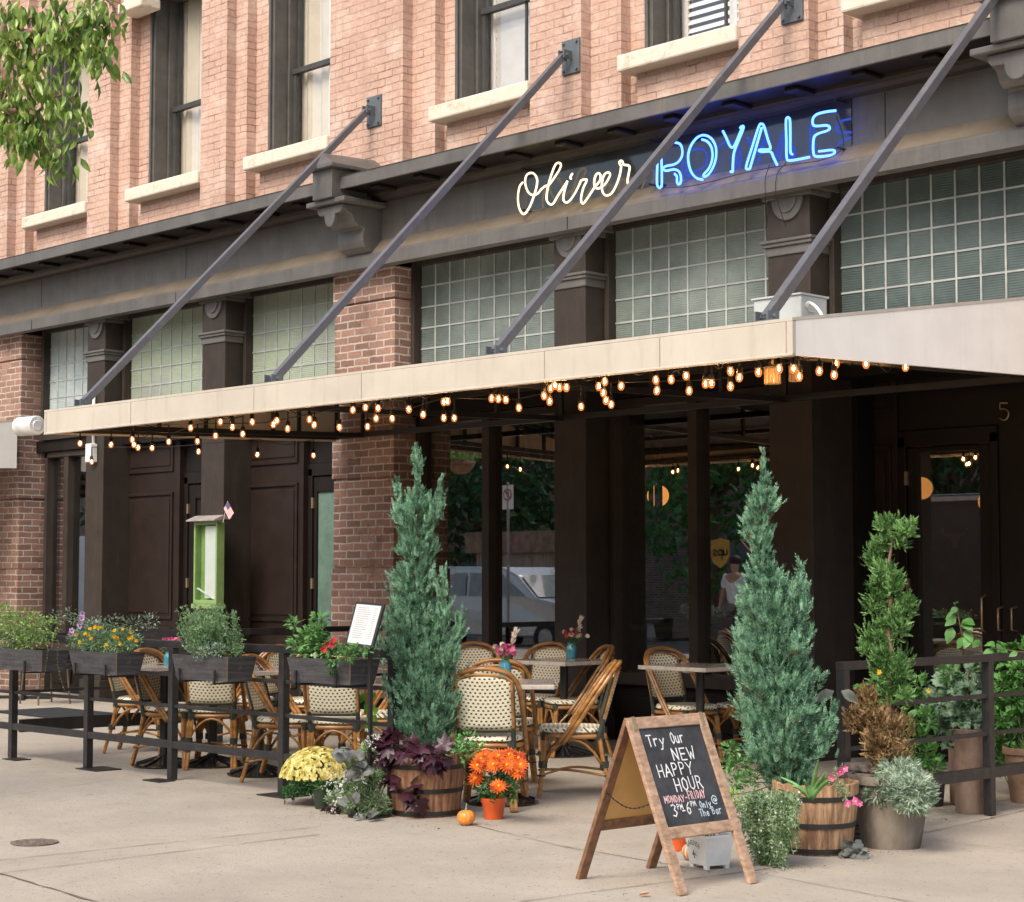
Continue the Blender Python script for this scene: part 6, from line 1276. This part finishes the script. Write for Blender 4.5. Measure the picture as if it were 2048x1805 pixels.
t=car('parked_suv','silver car parked at the kerb, reflected in the left shop window','car',-27.9,-3.3,suv,1.9,[[(-2.05,1.2),(-1.85,1.62),(-.95,1.66),(-.95,1.18)],[(-.85,1.18),(-.85,1.66),(.1,1.64),(.85,1.18)]],(-1.45,1.45),'car_silver')
m=M(); m.add([(-27.9+.6,-4.1,-.15+1.62),(-27.9+.6,-2.5,-.15+1.62),(-27.9+1.17,-2.42,-.15+1.17),(-27.9+1.17,-4.18,-.15+1.17)],[(0,1,2,3)]); m.build('windscreen','car_glass',t)
van=[(-2.7,.35),(-2.75,1.4),(-2.65,2.55),(-2.4,2.68),(1.1,2.68),(1.4,2.55),(1.95,1.5),(2.6,1.25),(2.75,.9),(2.75,.35)]
t=car('white_van','white delivery van parked at the kerb, reflected in the leftmost shop window','van',-44.5,-3.3,van,2.0,[[(1.0,1.5),(1.0,2.2),(1.35,2.2),(1.75,1.5)]],(-1.8,1.8),'car_white')
m=M(); m.box(-43.2,-2.29,1.05,-42.9,-2.28,1.45); m.build('orange_mark','orange_pot',t)
trk=[(-3.4,.45),(-3.4,2.9),(-3.3,3.0),(2.0,3.0),(2.3,2.8),(2.6,1.5),(3.3,1.35),(3.4,.45)]
t=car('delivery_truck','brown delivery truck with a gold shield, reflected in the second shop window','truck',-17.2,-3.4,trk,2.2,[[(1.3,1.5),(1.3,2.3),(2.0,2.3),(2.35,1.5)]],(-2.2,2.3),'truck_brown')
# shield: real position where the window shows it
def mirr(px,py,Ym_): # point on plane Ym_ seen via the shop glass (Y=12.16)
    Yv=2*12.16-Ym_; p=PY(px,py,Yv); return V((p.x,Ym_,p.z))
c=mirr(1440,1107,-2.28); m=M(); S=[(a*.6,b*.6) for a,b in[(-.36,.38),(0,.46),(.36,.38),(.36,-.08),(.28,-.28),(0,-.46),(-.28,-.28),(-.36,-.08)]]; m.prism([(c.x+a,c.y,c.z+b) for a,b in S],(0,-.012,0)); m.build('shield','gold',t)
FONT.update({'p':[[(.1,.6),(.1,-.35)],[(.1,.5),(.6,.6),(.85,.35),(.6,.02),(.1,.1)]],'s':[[(.85,.52),(.4,.62),(.15,.45),(.8,.2),(.6,0),(.1,.08)]]})
m=M()
for i,ch in enumerate('ups'):
    for st in FONT[ch]: ribbon(m,[V((c.x+.18-(i+a)*.12,c.y+.004,c.z-.04+b*.17)) for a,b in st],.03,V((0,1,0)))
m.build('shield_letters','truck_brown',t)
m=M(); m.box(-20.6,-2.285,2.72,-14.0,-2.27,2.80); m.build('roof_trim','rim',t)
# man in grey t-shirt on the pavement
c=mirr(1470,1150,-1.1); c.z=0; t=thing('person','person in grey t shirt and shorts on the pavement, reflected beside the brown truck','person',c)
def skin(name,verts,edges,radii,mt,par,sub=1):
    me=bpy.data.meshes.new(name); me.from_pydata([tuple(V(v)) for v in verts],edges,[]); o=bpy.data.objects.new(name,me); COL.objects.link(o); me.materials.append(MATS[mt])
    md=o.modifiers.new('skin','SKIN'); 
    if not me.skin_vertices: me.attributes
    bpy.context.view_layer.objects.active=o
    for i,r_ in enumerate(radii):
        sv=me.skin_vertices[0].data[i]; sv.radius=(r_,r_) if not isinstance(r_,tuple) else r_; sv.use_root=(i==0)
    sb=o.modifiers.new('sub','SUBSURF'); sb.levels=sb.render_levels=sub; md.use_smooth_shade=True
    if par: o.parent=par
    return o
try:
    vb=[(0,0,.95),(0,0,1.15),(0,.01,1.40),(0,0,1.50),(0,0,1.58),(0,.02,1.68),(-.19,0,1.43),(-.25,.02,1.16),(-.24,.12,.92),(-.23,.16,.84),(.19,0,1.43),(.25,.02,1.16),(.24,.12,.92),(.23,.16,.84),(-.10,0,.90),(-.11,.02,.50),(-.12,-.02,.09),(-.12,.12,.04),(.10,0,.90),(.12,.03,.50),(.12,-.02,.09),(.12,.12,.04)]
    ed=[(0,1),(1,2),(2,3),(3,4),(4,5),(2,6),(6,7),(7,8),(8,9),(2,10),(10,11),(11,12),(12,13),(0,14),(14,15),(15,16),(16,17),(0,18),(18,19),(19,20),(20,21)]
    rad=[(.15,.11),(.135,.10),(.15,.10),.055,.07,.095,.055,.045,.033,.035,.055,.045,.033,.035,.085,.058,.04,.04,.085,.058,.04,.04]
    skin('body',vb,ed,rad,'skin',t,2)
    skin('t_shirt',[(0,0,.90),(0,0,1.15),(0,.01,1.41),(-.19,0,1.43),(-.245,.02,1.22),(.19,0,1.43),(.245,.02,1.22)],[(0,1),(1,2),(2,3),(3,4),(2,5),(5,6)],[(.175,.13),(.16,.12),(.165,.115),.075,.07,.075,.07],'shirt',t,2)
    skin('shorts',[(0,0,.97),(-.10,0,.88),(-.115,.02,.52),(.10,0,.88),(.115,.02,.52)],[(0,1),(1,2),(0,3),(3,4)],[(.165,.12),.105,.09,.105,.09],'shorts',t,2)
    m=M(); m.ball((0,-.015,1.72),.098,.11,.095,12,8); m.build('hair','hair',t,shift=False,smooth=True)
except Exception as ex: print('skin',ex)
# trees across the street
def bigtree(label,x,y,h,rad,seed,mt='leaf_dark'):
    r=random.Random(seed); t=thing('street_tree',label,'tree',(x,y,0),0,'trees across the street'); m=M(); m.tube([(x,y,-.02),(x+.1,y,h*.35),(x,y+.1,h*.7)],[.2,.15,.08],8); c=M()
    for k in range(34):
        o=rv(1,r); o=V((o.x*rad,o.y*rad,o.z*h*.42)); p=V((x,y,h*.56))+o*.85; m.tube([(x,y,h*.35),p],[.05,.015],4)
        for _ in range(95): q=p+rv(rad*.36,r); c.leaf(q,rv(1,r)-UP*.3,rv(1,r),.34,.22,.2,.2,1)
    m.build('trunk','bark',t,smooth=True); c.build('crown',mt,t); return t
for k,(x,y,h,rad) in enumerate(((-12,-12,8,2.6),(-18,-13,9,3.0),(-24,-12.5,8.5,2.8),(-31,-13,9.5,3.2),(-38,-12,8.5,3.),(-46,-13,9.5,3.4),(-6,-13,8,2.6),(-54,-13,9.5,3.4),(1,-12,8,2.8))):
    bigtree('broad dark green tree across the street, number %s from the right in the reflection'%('seven six five four three two eight one nine'.split()[k]) if 0 else 'dark green tree across the street seen only in the window reflections',x,y,h,rad,k+50,'leaf_dark' if k%3 else 'leaf_mid')
m=M(); m.box(-75,-26,0,25,-20,11.0)
B2=thing('brick_building','long brick building across the street seen only in reflections','building',(-25,-20,0)); m.build('wall','red_brick',B2)
for k in range(16):
    for j in range(3):
        m=M(); xx=-72+k*6; m.box(xx,-20.0,1.2+j*3.3,xx+2.2,-19.96,3.2+j*3.3); m.build('window','car_glass',B2)
# wooden fence / kiosk, sign and hanging basket
c=mirr(1040,1120,-6.5); t=thing('timber_kiosk','pale timber kiosk by the street, reflected in the left shop window','kiosk',(c.x,-6.5,0)); m=M(); mat('pale_timber',(.40,.33,.24),.8,stretch=(12,1,1),scale=2,var=.3); m.box(c.x-1.5,-7.5,-.15,c.x+1.8,-6.5,2.0); m.build('wall','pale_timber',t); m=M(); m.box(c.x-1.7,-7.7,2.0,c.x+2.0,-6.3,2.5); m.build('fascia','terracotta',t)
c=mirr(1015,995,-1.4); t=thing('street_sign','white and red parking sign on a post, reflected in the left shop window','sign',(c.x,-1.4,0)); m=M(); m.box(c.x-.16,-1.41,c.z-.24,c.x+.16,-1.40,c.z+.24); m.build('plate','car_white',t); m=M(); m.tube([(c.x,-1.42,0),(c.x,-1.42,c.z+.3)],.03,8); m.build('post','rim',t)
m=M(); P=[V((c.x+.11*math.cos(q),-1.397,c.z+.05+.11*math.sin(q))) for q in [2*PI*k/20 for k in range(21)]]; ribbon(m,P,.025,V((0,1,0))); ribbon(m,[V((c.x-.08,-1.396,c.z+.13)),V((c.x+.08,-1.396,c.z-.03))],.025,V((0,1,0)))
for st in FONT['P']: ribbon(m,[V((c.x+.04-a*.09,-1.395,c.z-.0+b*.11)) for a,b in st],.018,V((0,1,0)))
m.build('symbol','lamp_red',t)
c=mirr(922,925,1.6); t=thing('hanging_basket','flower basket on a kerbside lamp post, reflected in the left shop window','basket',c); m=M(); m.lathe([(0,-.22),(.12,-.2),(.24,-.08),(.27,.02),(.25,.02)],18,c); m.build('bowl','barrel_wood',t,smooth=True); m=M()
for k in range(420): o=rv(1); m.leaf(c+V((o.x*.28,o.y*.28,.05+abs(o.z)*.14)),rv(1)+UP*.5,rv(1),.07,.035,n=1)
m.build('foliage','herb',t); m=M(); m.tube([c+V((-.55,0,-c.z+.0)),c+V((-.55,0,.9))],.06,10); m.tube([c+V((-.55,0,.6)),c+V((0,0,.65)),c+V((0,0,.1))],.012,6); m.build('post','frame_black',t)
c=mirr(1262,960,-6.0); t=thing('billboard','lime green and pink advertising panel, reflected in the second shop window','sign',(c.x,-6,0)); mat('lime_panel',(.30,.55,.03),.6); m=M(); m.box(c.x-.9,-6.05,c.z-.75,c.x+.35,-6,c.z+.75); m.build('panel','lime_panel',t); m=M(); m.box(c.x-.9,-5.995,c.z-.15,c.x+.35,-5.985,c.z+.25); m.build('stripe','pet_lilac',t); m=M(); m.box(c.x-.9,-5.995,c.z-.95,c.x+.35,-5.985,c.z-.76); m.build('footer','paper',t); m=M(); m.tube([(c.x,-6.1,-.15),(c.x,-6.1,c.z)],.06,8); m.build('post','rim',t)
